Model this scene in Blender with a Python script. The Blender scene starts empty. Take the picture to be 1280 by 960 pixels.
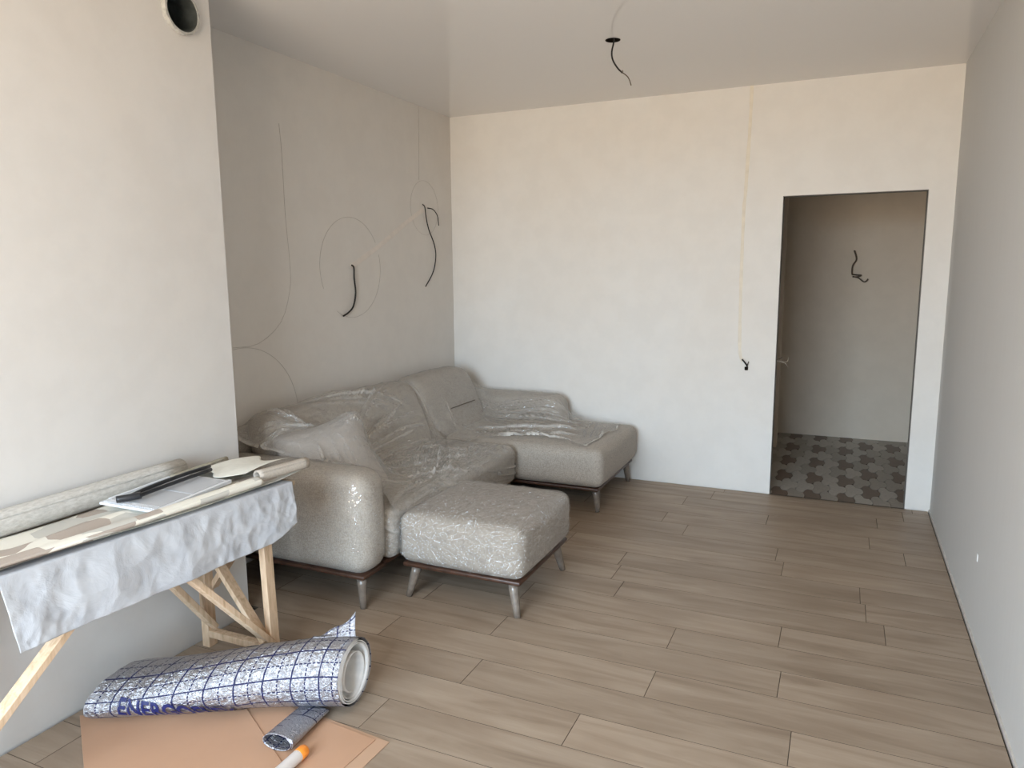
import bpy, bmesh, math, random
import numpy as np
from mathutils import Matrix, Vector, Euler, noise as mnoise
from mathutils.bvhtree import BVHTree

SC = bpy.context.scene
COL = SC.collection
random.seed(4)
RNG = np.random.default_rng(7)

# ------------------------------------------------------------------ camera
cd = bpy.data.cameras.new('camera')
cam = bpy.data.objects.new('camera', cd)
COL.objects.link(cam)
cd.sensor_width = 36.0
cd.lens = 25.763
cd.clip_start = 0.02
R_ = Vector((0.911517, 0.411183, -0.00808))
U_ = Vector((-0.055749, 0.143001, 0.988151))
F_ = Vector((-0.407466, 0.900266, -0.153271))
m = Matrix((R_, U_, -F_)).transposed().to_4x4()
m.translation = Vector((0, 0, 1.58))
cam.matrix_world = m
SC.camera = cam

# ------------------------------------------------------------------ room dimensions (metres)
XL, XR, YB, H = -2.93, 0.583, 5.32, 2.779          # left wall, right wall, back wall, ceiling
XP, YP = -2.48, 2.451                              # face and end of the projecting pier
D0, D1, DH = -0.4125, 0.438, 2.055                 # doorway
YF = -1.45                                         # window wall behind the camera
YH = 7.42                                          # far wall of the hallway
WX0, WX1, WZ0, WZ1 = -2.35, -0.05, 0.12, 2.64         # window opening

# ------------------------------------------------------------------ daylight: pale sky above the horizon, sunlit ground below
w = bpy.data.worlds.new('world')
SC.world = w
w.use_nodes = True
wn, wl = w.node_tree.nodes, w.node_tree.links
wn.clear()
wo = wn.new('ShaderNodeOutputWorld')
wb = wn.new('ShaderNodeBackground')
wg = wn.new('ShaderNodeTexCoord')
ws = wn.new('ShaderNodeSeparateXYZ')
wr = wn.new('ShaderNodeValToRGB')
wl.new(wg.outputs['Generated'], ws.inputs[0])
wm = wn.new('ShaderNodeMapRange')
wm.inputs[1].default_value = -1
wm.inputs[2].default_value = 1
wl.new(ws.outputs['Z'], wm.inputs[0])
wl.new(wm.outputs[0], wr.inputs[0])
wr.color_ramp.elements[0].position = 0.49
wr.color_ramp.elements[0].color = (0.72, 0.61, 0.485, 1)
wr.color_ramp.elements[1].position = 0.51
wr.color_ramp.elements[1].color = (0.77, 0.97, 1.17, 1)
wl.new(wr.outputs[0], wb.inputs['Color'])
wb.inputs['Strength'].default_value = 17.5
wl.new(wb.outputs[0], wo.inputs[0])
pl = bpy.data.lights.new('window_portal', 'AREA')
pl.shape = 'RECTANGLE'
pl.size, pl.size_y = WX1 - WX0, WZ1 - WZ0
pl.cycles.is_portal = True
po = bpy.data.objects.new('window_portal', pl)
COL.objects.link(po)
po.location = ((WX0 + WX1) / 2, YF + 0.01, (WZ0 + WZ1) / 2)
po.rotation_euler = (math.radians(90), 0, 0)          # faces into the room
SC.view_settings.view_transform = 'Standard'
SC.view_settings.look = 'None'
SC.view_settings.gamma = 1.0
SC.view_settings.use_curve_mapping = False
SC.view_settings.exposure = 0.0


# ------------------------------------------------------------------ helpers
def mesh_obj(name, verts, faces, mat, parent=None, smooth=False):
    me = bpy.data.meshes.new(name)
    me.from_pydata([tuple(map(float, v)) for v in verts], [], faces)
    me.validate()
    me.materials.append(mat)
    if smooth:
        me.polygons.foreach_set('use_smooth', [True] * len(me.polygons))
    return add(name, me, parent)


def add(name, me, parent=None):
    o = bpy.data.objects.new(name, me)
    COL.objects.link(o)
    if parent is not None:
        o.parent = parent
    return o


def tag(o, label=None, cat=None, group=None, kind=None):
    if label: o['label'] = label
    if cat: o['category'] = cat
    if group: o['group'] = group
    if kind: o['kind'] = kind
    return o


def empty(name, loc=(0, 0, 0)):
    o = bpy.data.objects.new(name, None)
    COL.objects.link(o)
    o.location = loc
    o.empty_display_size = 0.1
    bpy.context.view_layer.update()
    return o


def under(child, parent):
    """parent a mesh built in world coordinates"""
    child.parent = parent
    child.matrix_parent_inverse = Matrix.Translation(-parent.location)
    return child


def bm_obj(name, bm, mat, parent=None, smooth=False):
    me = bpy.data.meshes.new(name)
    bmesh.ops.recalc_face_normals(bm, faces=bm.faces)
    bm.to_mesh(me)
    bm.free()
    me.materials.append(mat)
    if smooth:
        me.polygons.foreach_set('use_smooth', [True] * len(me.polygons))
    o = bpy.data.objects.new(name, me)
    COL.objects.link(o)
    if parent is not None:
        under(o, parent)
    return o


def bm_box(bm, x0, x1, y0, y1, z0, z1):
    v = [bm.verts.new((x, y, z)) for z in (z0, z1) for y in (y0, y1) for x in (x0, x1)]
    for f in ((0, 2, 3, 1), (4, 5, 7, 6), (0, 1, 5, 4), (2, 6, 7, 3), (0, 4, 6, 2), (1, 3, 7, 5)):
        bm.faces.new([v[i] for i in f])


def box(name, x0, x1, y0, y1, z0, z1, mat, parent=None, bevel=0.0):
    bm = bmesh.new()
    bm_box(bm, x0, x1, y0, y1, z0, z1)
    if bevel:
        bmesh.ops.bevel(bm, geom=list(bm.edges), offset=bevel, segments=1, affect='EDGES')
    return bm_obj(name, bm, mat, parent)


def beam(name, a, b, wd, th, mat, parent, up=(0, 0, 1), bevel=0.0015):
    """a sawn timber from a to b; wd is measured across 'up', th along the third axis"""
    a, b, up = Vector(a), Vector(b), Vector(up)
    d = (b - a)
    L = d.length
    d.normalize()
    s = d.cross(up).normalized()
    t = s.cross(d)
    bm = bmesh.new()
    bm_box(bm, -wd / 2, wd / 2, -th / 2, th / 2, 0, L)
    bmesh.ops.bevel(bm, geom=list(bm.edges), offset=bevel, segments=1, affect='EDGES')
    M = Matrix((s, t, d)).transposed().to_4x4()
    M.translation = a
    bmesh.ops.transform(bm, matrix=M, verts=bm.verts)
    return bm_obj(name, bm, mat, parent)


def smooth_path(pts, n=8):
    P = [Vector(p) for p in pts]
    P = [2 * P[0] - P[1]] + P + [2 * P[-1] - P[-2]]
    out = []
    for i in range(1, len(P) - 2):
        for k in range(n):
            t = k / n
            out.append(0.5 * ((2 * P[i]) + (P[i + 1] - P[i - 1]) * t + (2 * P[i - 1] - 5 * P[i] + 4 * P[i + 1] - P[i + 2]) * t * t
                              + (3 * P[i] - P[i - 1] - 3 * P[i + 1] + P[i + 2]) * t ** 3))
    out.append(P[-2])
    return out


def tube(name, pts, r, mat, parent=None, seg=8, smooth_n=6, r_end=None):
    P = smooth_path(pts, smooth_n) if smooth_n else [Vector(p) for p in pts]
    vs, fs = [], []
    ref = Vector((0.31, 0.53, 0.79))
    for i, p in enumerate(P):
        t = (P[min(i + 1, len(P) - 1)] - P[max(i - 1, 0)]).normalized()
        s = t.cross(ref).normalized()
        u = s.cross(t)
        rr = r if r_end is None else r + (r_end - r) * i / (len(P) - 1)
        for k in range(seg):
            a = 2 * math.pi * k / seg
            vs.append(p + rr * (math.cos(a) * s + math.sin(a) * u))
    for i in range(len(P) - 1):
        for k in range(seg):
            k2 = (k + 1) % seg
            fs.append((i * seg + k, i * seg + k2, (i + 1) * seg + k2, (i + 1) * seg + k))
    fs.append(tuple(range(seg))[::-1])
    fs.append(tuple((len(P) - 1) * seg + k for k in range(seg)))
    o = mesh_obj(name, vs, fs, mat, None, True)
    if parent is not None:
        under(o, parent)
    return o


def axis_ts(h, r, k, n):
    """sample positions along one edge of a rounded box: dense in the rounded ends"""
    e = [h - r + r * math.sin(0.5 * math.pi * i / k) for i in range(1, k + 1)]
    mid = list(np.linspace(-(h - r), h - r, n + 1))
    return np.array([-x for x in e[::-1]] + mid + e)


def rbox_data(size, r, k=4, n=8, puff=(0, 0, 0), deform=None):
    """rounded, cushion-like box centred on the origin -> verts, quads"""
    h = np.array(size) / 2
    r = min(r, *(h * 0.999))
    T = [axis_ts(h[i], r, k, n) for i in range(3)]
    key, vs, fs = {}, [], []

    def vid(p):
        kk = tuple(np.round(p, 6))
        if kk not in key:
            key[kk] = len(vs)
            vs.append(p)
        return key[kk]
    for ax in range(3):
        a, b = (ax + 1) % 3, (ax + 2) % 3
        for sgn in (-1, 1):
            ids = np.zeros((len(T[a]), len(T[b])), int)
            for i, u in enumerate(T[a]):
                for j, v in enumerate(T[b]):
                    p = np.zeros(3)
                    p[ax], p[a], p[b] = sgn * h[ax], u, v
                    ids[i, j] = vid(p)
            for i in range(len(T[a]) - 1):
                for j in range(len(T[b]) - 1):
                    q = (ids[i, j], ids[i + 1, j], ids[i + 1, j + 1], ids[i, j + 1])
                    fs.append(q if sgn > 0 else q[::-1])
    V = np.array(vs)
    inner = np.clip(V, -(h - r), h - r)
    d = V - inner
    ln = np.linalg.norm(d, axis=1, keepdims=True)
    nrm = d / np.maximum(ln, 1e-9)
    P = inner + r * nrm
    rel = P / h
    for ax in range(3):
        a, b = (ax + 1) % 3, (ax + 2) % 3
        bulge = np.clip(1 - rel[:, a] ** 2, 0, 1) * np.clip(1 - rel[:, b] ** 2, 0, 1)
        P[:, ax] += puff[ax] * bulge * nrm[:, ax]
    if deform is not None:
        P = deform(P, h)
    return P, fs


def rbox(name, centre, size, r, mat, parent=None, k=4, n=8, puff=(0, 0, 0), deform=None):
    P, fs = rbox_data(size, r, k, n, puff, deform)
    o = mesh_obj(name, P + np.array(centre), fs, mat, None, True)
    if parent is not None:
        under(o, parent)
    return o


def plate_with_hole(name, corners, c, rad, mat, seg=40):
    """flat wall polygon with one round hole"""
    bm = bmesh.new()
    vs = [bm.verts.new(v) for v in corners]
    es = [bm.edges.new((vs[i], vs[(i + 1) % len(vs)])) for i in range(len(vs))]
    n = (Vector(corners[1]) - Vector(corners[0])).cross(Vector(corners[2]) - Vector(corners[1])).normalized()
    u = (Vector(corners[1]) - Vector(corners[0])).normalized()
    v = n.cross(u)
    cs = [bm.verts.new(Vector(c) + rad * (math.cos(2 * math.pi * i / seg) * u + math.sin(2 * math.pi * i / seg) * v)) for i in range(seg)]
    es += [bm.edges.new((cs[i], cs[(i + 1) % seg])) for i in range(seg)]
    bmesh.ops.triangle_fill(bm, use_beauty=True, use_dissolve=False, edges=es, normal=n)
    return bm_obj(name, bm, mat)


def vnoise(x, y, seed=0):
    """smooth value noise on numpy arrays, in [-1, 1]"""
    tab = np.random.default_rng(seed).uniform(-1, 1, (256, 256))
    xi, yi = np.floor(x).astype(int), np.floor(y).astype(int)
    fx, fy = x - xi, y - yi
    fx, fy = fx * fx * (3 - 2 * fx), fy * fy * (3 - 2 * fy)
    g = lambda a, b: tab[a % 256, b % 256]
    return (g(xi, yi) * (1 - fx) + g(xi + 1, yi) * fx) * (1 - fy) + (g(xi, yi + 1) * (1 - fx) + g(xi + 1, yi + 1) * fx) * fy


# ------------------------------------------------------------------ materials
class NT:
    def __init__(self, name):
        self.mat = bpy.data.materials.new(name)
        self.mat.use_nodes = True
        self.t = self.mat.node_tree
        self.n, self.l = self.t.nodes, self.t.links
        self.bsdf = self.n['Principled BSDF']
        self.out = self.n['Material Output']

    def node(self, kind, ins=None, **props):
        nd = self.n.new(kind)
        for k_, v in props.items():
            setattr(nd, k_, v)
        for k_, v in (ins or {}).items():
            self.put(nd.inputs[k_], v)
        return nd

    def put(self, sock, v):
        if hasattr(v, 'links') and hasattr(v, 'is_output'):
            self.l.new(v, sock)
        else:
            sock.default_value = v

    def math(self, op, a, b=None, c=None):
        nd = self.node('ShaderNodeMath', operation=op)
        for i, v in enumerate((a, b, c)):
            if v is not None:
                self.put(nd.inputs[i], v)
        return nd.outputs[0]

    def noise(self, scale, detail=3, rough=0.55, vec=None, dist=0.0):
        nd = self.node('ShaderNodeTexNoise', {'Scale': scale, 'Detail': detail, 'Roughness': rough, 'Distortion': dist})
        self.l.new(vec if vec is not None else self.coord('Object'), nd.inputs['Vector'])
        return nd.outputs[0]

    def coord(self, which='Object'):
        return self.node('ShaderNodeTexCoord').outputs[which]

    def mapping(self, vec, scale=(1, 1, 1), rot=(0, 0, 0), loc=(0, 0, 0)):
        nd = self.node('ShaderNodeMapping', {'Scale': scale, 'Rotation': rot, 'Location': loc})
        self.l.new(vec, nd.inputs['Vector'])
        return nd.outputs[0]

    def ramp(self, fac, stops, constant=False):
        nd = self.node('ShaderNodeValToRGB')
        cr = nd.color_ramp
        if constant:
            cr.interpolation = 'CONSTANT'
        while len(cr.elements) < len(stops):
            cr.elements.new(0.5)
        for e, (p_, c_) in zip(cr.elements, stops):
            e.position = p_
            e.color = (*c_, 1) if len(c_) == 3 else c_
        self.l.new(fac, nd.inputs[0])
        return nd.outputs[0]

    def mix(self, fac, a, b, mode='MIX'):
        nd = self.node('ShaderNodeMix', data_type='RGBA', blend_type=mode)
        self.put(nd.inputs[0], fac)
        self.put(nd.inputs[6], (*a, 1) if isinstance(a, tuple) and len(a) == 3 else a)
        self.put(nd.inputs[7], (*b, 1) if isinstance(b, tuple) and len(b) == 3 else b)
        return nd.outputs[2]

    def bump(self, height, strength=0.3, dist=0.01):
        nd = self.node('ShaderNodeBump', {'Strength': strength, 'Distance': dist})
        self.l.new(height, nd.inputs['Height'])
        return nd.outputs[0]

    def finish(self, color=None, rough=None, normal=None, metallic=None, spec=None, **kw):
        b = self.bsdf.inputs
        for k_, v in (('Base Color', color), ('Roughness', rough), ('Normal', normal), ('Metallic', metallic), ('Specular IOR Level', spec)):
            if v is not None:
                self.put(b[k_], (*v, 1) if isinstance(v, tuple) and len(v) == 3 else v)
        for k_, v in kw.items():
            self.put(b[k_.replace('_', ' ')], v)
        return self.mat


def plain(name, c, rough=0.6, spec=0.4, var=0.12, scale=30.0, metallic=0.0, bump=0.0):
    t = NT(name)
    n_ = t.noise(scale, 4)
    col = t.ramp(n_, [(0.3, tuple(x * (1 - var) for x in c)), (0.7, tuple(min(1, x * (1 + var)) for x in c))])
    return t.finish(col, rough, t.bump(n_, bump, 0.003) if bump else None, metallic, spec)


def plaster(name, c, warm, patch=0.5):
    t = NT(name)
    big = t.noise(1.6, 3, 0.5, dist=0.6)
    mid = t.noise(7.0, 4, 0.6)
    fine = t.noise(160.0, 3, 0.6)
    col = t.mix(t.ramp(big, [(0.35, (0, 0, 0)), (0.65, (1, 1, 1))]), c, warm)
    col = t.mix(0.35, col, t.mix(t.ramp(mid, [(0.4, (0, 0, 0)), (0.6, (1, 1, 1))]), tuple(x * 0.95 for x in c), tuple(min(1, x * 1.03) for x in c)))
    h = t.math('ADD', t.math('MULTIPLY', mid, 0.6), t.math('MULTIPLY', fine, 0.15))
    return t.finish(col, 0.85, t.bump(h, 0.12, 0.006), spec=0.2)


M = {}
M['plaster'] = plaster('plaster_cream', (0.80, 0.775, 0.735), (0.795, 0.755, 0.70))
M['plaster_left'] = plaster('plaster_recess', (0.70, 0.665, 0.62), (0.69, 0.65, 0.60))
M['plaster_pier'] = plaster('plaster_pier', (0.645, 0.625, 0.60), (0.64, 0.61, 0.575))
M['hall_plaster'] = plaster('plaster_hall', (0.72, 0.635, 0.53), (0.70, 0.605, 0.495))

t = NT('wallpaper_grey')       # right wall: fine vertical grain
n1 = t.noise(1.0, 4, 0.6, t.mapping(t.coord(), (60, 60, 2.0)))
n2 = t.noise(2.2, 3)
col = t.mix(n1, (0.61, 0.60, 0.58), (0.66, 0.65, 0.63))
col = t.mix(t.math('MULTIPLY', n2, 0.3), col, (0.60, 0.58, 0.55))
M['wallpaper_wall'] = t.finish(col, 0.8, t.bump(n1, 0.15, 0.003), spec=0.25)

t = NT('stretch_ceiling')
M['ceiling'] = t.finish((0.76, 0.74, 0.725), 0.06, None, spec=0.35)

t = NT('laminate_oak')
oi = t.node('ShaderNodeObjectInfo')
cmb = t.node('ShaderNodeCombineXYZ', {'X': t.math('MULTIPLY', oi.outputs['Random'], 37.0), 'Y': t.math('MULTIPLY', oi.outputs['Random'], 91.0), 'Z': 0.0})
v0 = t.node('ShaderNodeVectorMath', operation='ADD')
t.l.new(t.coord(), v0.inputs[0])
t.l.new(cmb.outputs[0], v0.inputs[1])
vec = v0.outputs[0]
g1 = t.noise(1.0, 5, 0.6, t.mapping(vec, (1.6, 14, 1)), 0.8)
g2 = t.noise(1.0, 4, 0.7, t.mapping(vec, (6, 110, 1)))
g3 = t.noise(2.2, 2, 0.5, t.mapping(vec, (1, 2.2, 1)))
col = t.ramp(g1, [(0.30, (0.24, 0.176, 0.124)), (0.5, (0.372, 0.288, 0.213)), (0.72, (0.46, 0.368, 0.28))])
col = t.mix(t.math('MULTIPLY', g2, 0.6), col, (0.32, 0.245, 0.182))
col = t.mix(t.math('MULTIPLY', t.ramp(g3, [(0.48, (0, 0, 0)), (0.70, (1, 1, 1))]), 0.55), col, (0.26, 0.19, 0.135))
tint = t.node('ShaderNodeMapRange', {3: 0.93, 4: 1.07})
t.l.new(oi.outputs['Random'], tint.inputs[0])
vm = t.node('ShaderNodeVectorMath', operation='SCALE')
t.l.new(col, vm.inputs[0])
t.l.new(tint.outputs[0], vm.inputs['Scale'])
M['laminate'] = t.finish(vm.outputs[0], t.math('ADD', t.math('MULTIPLY', g2, 0.12), 0.40), t.bump(g2, 0.10, 0.002), spec=0.35)
M['plank_edge'] = plain('plank_core_edge', (0.13, 0.098, 0.072), 0.85, 0.1)
M['subfloor'] = plain('subfloor_dark', (0.035, 0.03, 0.027), 0.9, 0.1)
for i_, (nm, c_) in enumerate((('tile_brown', (0.175, 0.128, 0.098)), ('tile_grey', (0.36, 0.325, 0.28)), ('tile_light', (0.46, 0.425, 0.375)))):
    M['tile%d' % i_] = plain(nm, c_, 0.45, 0.4, 0.12, 45)
M['grout'] = plain('grout', (0.20, 0.185, 0.165), 0.9, 0.2)

t = NT('linen_upholstery')
vec = t.coord()
wv = t.math('MULTIPLY', t.noise(1, 2, 0.6, t.mapping(vec, (700, 90, 90))), t.noise(1, 2, 0.6, t.mapping(vec, (90, 260, 700))))
wf = t.noise(190, 2, 0.7)
nb = t.noise(9, 3)
col = t.ramp(wf, [(0.3, (0.29, 0.252, 0.21)), (0.5, (0.43, 0.382, 0.326)), (0.7, (0.57, 0.512, 0.445))])
th1 = t.noise(1, 2, 0.6, t.mapping(vec, (45, 45, 520)))
th2 = t.noise(1, 2, 0.6, t.mapping(vec, (420, 420, 40)))
thr = t.ramp(t.math('MAXIMUM', th1, th2), [(0.52, (0, 0, 0)), (0.72, (1, 1, 1))])
col = t.mix(t.math('MULTIPLY', thr, 0.42), col, (0.58, 0.515, 0.447))
thd = t.ramp(t.math('MINIMUM', th1, th2), [(0.30, (1, 1, 1)), (0.46, (0, 0, 0))])
col = t.mix(t.math('MULTIPLY', thd, 0.6), col, (0.23, 0.20, 0.167))
col = t.mix(t.math('MULTIPLY', nb, 0.2), col, (0.40, 0.355, 0.307))
M['linen'] = t.finish(col, 0.9, t.bump(t.math('ADD', wv, wf), 0.35, 0.004), spec=0.2, Sheen_Weight=0.15)
M['pillow'] = plain('pillow_cloth', (0.46, 0.42, 0.385), 0.9, 0.2, 0.15, 300, bump=0.2)
M['dark_wood'] = plain('sofa_base_wood', (0.06, 0.027, 0.016), 0.4, 0.5, 0.3, 25)
M['leg'] = plain('wrapped_leg', (0.20, 0.165, 0.135), 0.22, 0.7, 0.2, 40)
M['shade_underside'] = plain('shade_underside_black', (0.02, 0.02, 0.022), 0.95, 0.1)
M['seam'] = plain('seam_thread', (0.13, 0.11, 0.095), 0.9, 0.1)


def film_mat(name, bump_scale, bump_str, base_op, streak, gloss=0.10, bdist=0.03, stretch=(1, 1, 1), rough=0.05):
    """clear packing film: see-through, crinkled, glossy; milky where bunched, with glints put in as pale opaque streaks"""
    t = NT(name)
    vec = t.coord()
    vm_ = t.mapping(vec, stretch)
    a = t.noise(bump_scale, 1.5, 0.5, vm_, 0.8)
    c2 = t.noise(bump_scale * 2.7, 1.0, 0.5, vm_, 1.5)
    rid = t.math('ABSOLUTE', t.math('SUBTRACT', a, 0.5))
    rid2 = t.math('ABSOLUTE', t.math('SUBTRACT', c2, 0.5))
    h = t.math('ADD', t.math('MULTIPLY', rid, 1.0), t.math('MULTIPLY', rid2, 0.45))
    nrm = t.bump(h, bump_str, bdist)
    att = t.node('ShaderNodeAttribute', attribute_name='bunch_glint')
    st = t.ramp(t.math('MINIMUM', rid, t.math('MULTIPLY', rid2, 1.6)), [(0.0, (1, 1, 1)), (0.035, (0, 0, 0))])
    op = t.math('ADD', t.math('MULTIPLY', st, streak), base_op)
    op = t.math('ADD', op, t.math('MULTIPLY', att.outputs['Fac'], 0.75))
    op = t.math('MINIMUM', op, 0.8)
    lw = t.node('ShaderNodeLayerWeight', {'Blend': 0.3})
    fac = t.math('ADD', t.math('MULTIPLY', lw.outputs['Fresnel'], 0.25), gloss * 0.5)
    tr = t.node('ShaderNodeBsdfTransparent', {'Color': (0.99, 0.99, 0.988, 1)})
    gl = t.node('ShaderNodeBsdfGlossy', {'Color': (0.95, 0.96, 0.98, 1), 'Roughness': rough, 'Normal': nrm})
    df = t.node('ShaderNodeBsdfDiffuse', {'Color': (0.74, 0.71, 0.66, 1), 'Normal': nrm})
    m1 = t.node('ShaderNodeMixShader')
    t.put(m1.inputs[0], fac)
    t.l.new(tr.outputs[0], m1.inputs[1])
    t.l.new(gl.outputs[0], m1.inputs[2])
    m2 = t.node('ShaderNodeMixShader')
    t.put(m2.inputs[0], op)
    t.l.new(m1.outputs[0], m2.inputs[1])
    t.l.new(df.outputs[0], m2.inputs[2])
    t.n.remove(t.bsdf)
    t.l.new(m2.outputs[0], t.out.inputs[0])
    return t.mat


M['film_tight'] = film_mat('film_tight', 7, 1.0, 0.02, 0.05, 0.12, 0.016)
M['film_crinkle'] = film_mat('film_crinkle', 16, 1.0, 0.01, 0.12, 0.30, 0.07)
M['film_drape'] = film_mat('film_drape', 10, 1.0, 0.10, 0.10, 0.20, 0.025)

t = NT('sawn_pine')
vec = t.coord()
g = t.noise(1, 4, 0.6, t.mapping(vec, (60, 60, 9)), 0.5)
col = t.ramp(g, [(0.3, (0.48, 0.325, 0.20)), (0.5, (0.64, 0.46, 0.305)), (0.75, (0.73, 0.555, 0.40))])
M['pine'] = t.finish(col, 0.65, t.bump(g, 0.15, 0.002), spec=0.3)
M['board'] = plain('table_board', (0.42, 0.33, 0.24), 0.7, 0.3)

t = NT('paper_white')
nb = t.noise(9, 5, 0.6, dist=0.8)
M['paper_white'] = t.finish(t.ramp(nb, [(0.35, (0.42, 0.43, 0.455)), (0.65, (0.50, 0.51, 0.53))]), 0.75, t.bump(nb, 0.25, 0.02), spec=0.25)

t = NT('wallpaper_patterned')     # large soft-edged blocks in cream, grey-green and brown
uv = t.coord('UV')
vo = t.node('ShaderNodeTexVoronoi', {'Scale': 1.0, 'Randomness': 0.8}, feature='F1')
nz = t.node('ShaderNodeTexNoise', {'Scale': 9.0, 'Detail': 2.0})
t.l.new(uv, nz.inputs['Vector'])
wv_ = t.node('ShaderNodeVectorMath', operation='MULTIPLY_ADD')
t.l.new(nz.outputs['Color'], wv_.inputs[0])
wv_.inputs[1].default_value = (0.05, 0.05, 0)
t.l.new(uv, wv_.inputs[2])
t.l.new(t.mapping(wv_.outputs[0], (7.5, 8.5, 1)), vo.inputs['Vector'])
sepc = t.node('ShaderNodeSeparateColor')
t.l.new(vo.outputs['Color'], sepc.inputs[0])
col = t.ramp(sepc.outputs[0], [(0.0, (0.80, 0.77, 0.68)), (0.42, (0.56, 0.545, 0.495)), (0.66, (0.40, 0.335, 0.285)), (0.9, (0.74, 0.71, 0.64))], True)
fine = t.noise(150, 3)
col = t.mix(t.math('MULTIPLY', fine, 0.2), col, (0.50, 0.47, 0.42))
M['wallpaper'] = t.finish(col, 0.7, t.bump(fine, 0.3, 0.003), spec=0.3)

t = NT('wallpaper_embossed')
nb = t.noise(1, 4, 0.6, t.mapping(t.coord(), (120, 45, 120)))
M['wallpaper_roll'] = t.finish(t.ramp(nb, [(0.35, (0.47, 0.45, 0.41)), (0.65, (0.60, 0.58, 0.54))]), 0.7, t.bump(nb, 0.5, 0.004), spec=0.3)
M['taupe'] = plain('wallpaper_taupe', (0.47, 0.42, 0.36), 0.7, 0.3, 0.1, 120, bump=0.2)
M['cream_paper'] = plain('wallpaper_cream', (0.78, 0.76, 0.68), 0.7, 0.3, 0.05, 40)
M['olive'] = plain('wallpaper_olive', (0.36, 0.33, 0.26), 0.7, 0.3, 0.12, 60)
M['white_plastic'] = plain('white_plastic', (0.72, 0.74, 0.77), 0.35, 0.5, 0.03, 20)
M['grey_plastic'] = plain('grey_plastic', (0.50, 0.515, 0.54), 0.4, 0.5, 0.04, 20)
M['black_plastic'] = plain('black_plastic', (0.018, 0.02, 0.024), 0.35, 0.5, 0.2, 20)
M['orange_plastic'] = plain('orange_plastic', (0.85, 0.27, 0.03), 0.4, 0.5, 0.05, 20)
M['tube_white'] = plain('tube_plastic', (0.68, 0.63, 0.60), 0.3, 0.5, 0.04, 20)
M['card'] = plain('peach_board', (0.50, 0.30, 0.19), 0.55, 0.35, 0.05, 3.0)
M['card_light'] = plain('peach_board_pale', (0.51, 0.33, 0.22), 0.55, 0.35, 0.05, 3.0)
M['card_edge'] = plain('peach_board_edge', (0.56, 0.30, 0.16), 0.6, 0.35, 0.05, 6.0)
M['wire'] = plain('cable_black', (0.012, 0.011, 0.010), 0.5, 0.4)
M['wire_brown'] = plain('cable_brown', (0.10, 0.075, 0.05), 0.5, 0.4)
M['wire_pale'] = plain('cable_pale', (0.30, 0.25, 0.20), 0.5, 0.4)
M['copper'] = plain('copper_end', (0.45, 0.22, 0.11), 0.35, 0.5, metallic=0.8)
M['pencil'] = plain('pencil_mark', (0.46, 0.425, 0.385), 0.9, 0.1)
M['chase_back'] = plain('filled_chase', (0.80, 0.735, 0.625), 0.9, 0.1, 0.05, 20)
M['chase_left'] = plain('filled_chase_pink', (0.72, 0.66, 0.60), 0.9, 0.1, 0.05, 20)
M['patch_white'] = plain('filler_white', (0.83, 0.83, 0.82), 0.9, 0.1)
M['pipe'] = plain('vent_pipe', (0.42, 0.41, 0.38), 0.6, 0.4, 0.2, 60, bump=0.3)
M['pipe_dark'] = plain('vent_inside', (0.05, 0.055, 0.052), 0.7, 0.3, 0.5, 14)
M['hole_black'] = plain('hole_black', (0.01, 0.008, 0.006), 0.9, 0.1)
M['door_edge'] = plain('reveal_grey', (0.30, 0.29, 0.27), 0.85, 0.2)
M['foam'] = plain('foam_white', (0.74, 0.735, 0.72), 0.6, 0.3, 0.05, 40)
M['navy'] = plain('print_navy', (0.010, 0.014, 0.09), 0.5, 0.4)
M['frame_white'] = plain('window_frame_white', (0.8, 0.8, 0.8), 0.4, 0.5, 0.02)


def foil_mat():
    """aluminised foam underlay printed with a 10 cm grid and dashed 5 cm lines; UVs are in metres"""
    t = NT('foil_underlay')
    uv = t.coord('UV')
    s = t.node('ShaderNodeSeparateXYZ')
    t.l.new(uv, s.inputs[0])
    u, v = s.outputs[0], s.outputs[1]

    def line(c, off, wd):
        f = t.math('FRACT', t.math('ADD', t.math('MULTIPLY', c, 10.0), off))
        return t.math('LESS_THAN', t.math('ABSOLUTE', t.math('SUBTRACT', f, 0.5)), wd)

    def dash(c):
        return t.math('LESS_THAN', t.math('FRACT', t.math('MULTIPLY', c, 60.0)), 0.68)
    a = t.math('MAXIMUM', line(u, 0.5, 0.03), line(v, 0.5, 0.03))
    b = t.math('MAXIMUM', t.math('MULTIPLY', line(u, 0.0, 0.025), dash(v)), t.math('MULTIPLY', line(v, 0.0, 0.025), dash(u)))
    ln = t.math('MAXIMUM', a, b)
    # the print leaves a blank panel for the brand name
    blank = t.math('MULTIPLY', t.math('MULTIPLY', t.math('GREATER_THAN', u, 0.105), t.math('LESS_THAN', u, 0.27)),
                   t.math('MULTIPLY', t.math('GREATER_THAN', v, -0.097), t.math('LESS_THAN', v, 0.12)))
    ln = t.math('MULTIPLY', ln, t.math('SUBTRACT', 1.0, blank))
    n1 = t.noise(55, 4, 0.65, dist=1.0)
    n2 = t.noise(230, 2, 0.5)
    nr = t.bump(t.math('ADD', n1, t.math('MULTIPLY', n2, 0.25)), 0.8, 0.012)
    col = t.mix(ln, (0.47, 0.47, 0.50), (0.010, 0.014, 0.07))
    met = t.math('MULTIPLY', t.math('SUBTRACT', 1.0, ln), 0.9)
    return t.finish(col, t.math('ADD', t.math('MULTIPLY', n1, 0.2), 0.25), nr, met, 0.5)


M['foil'] = foil_mat()

# ================================================================== THE ROOM

def struct(o, label=None):
    return tag(o, label, None, None, 'structure')


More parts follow.
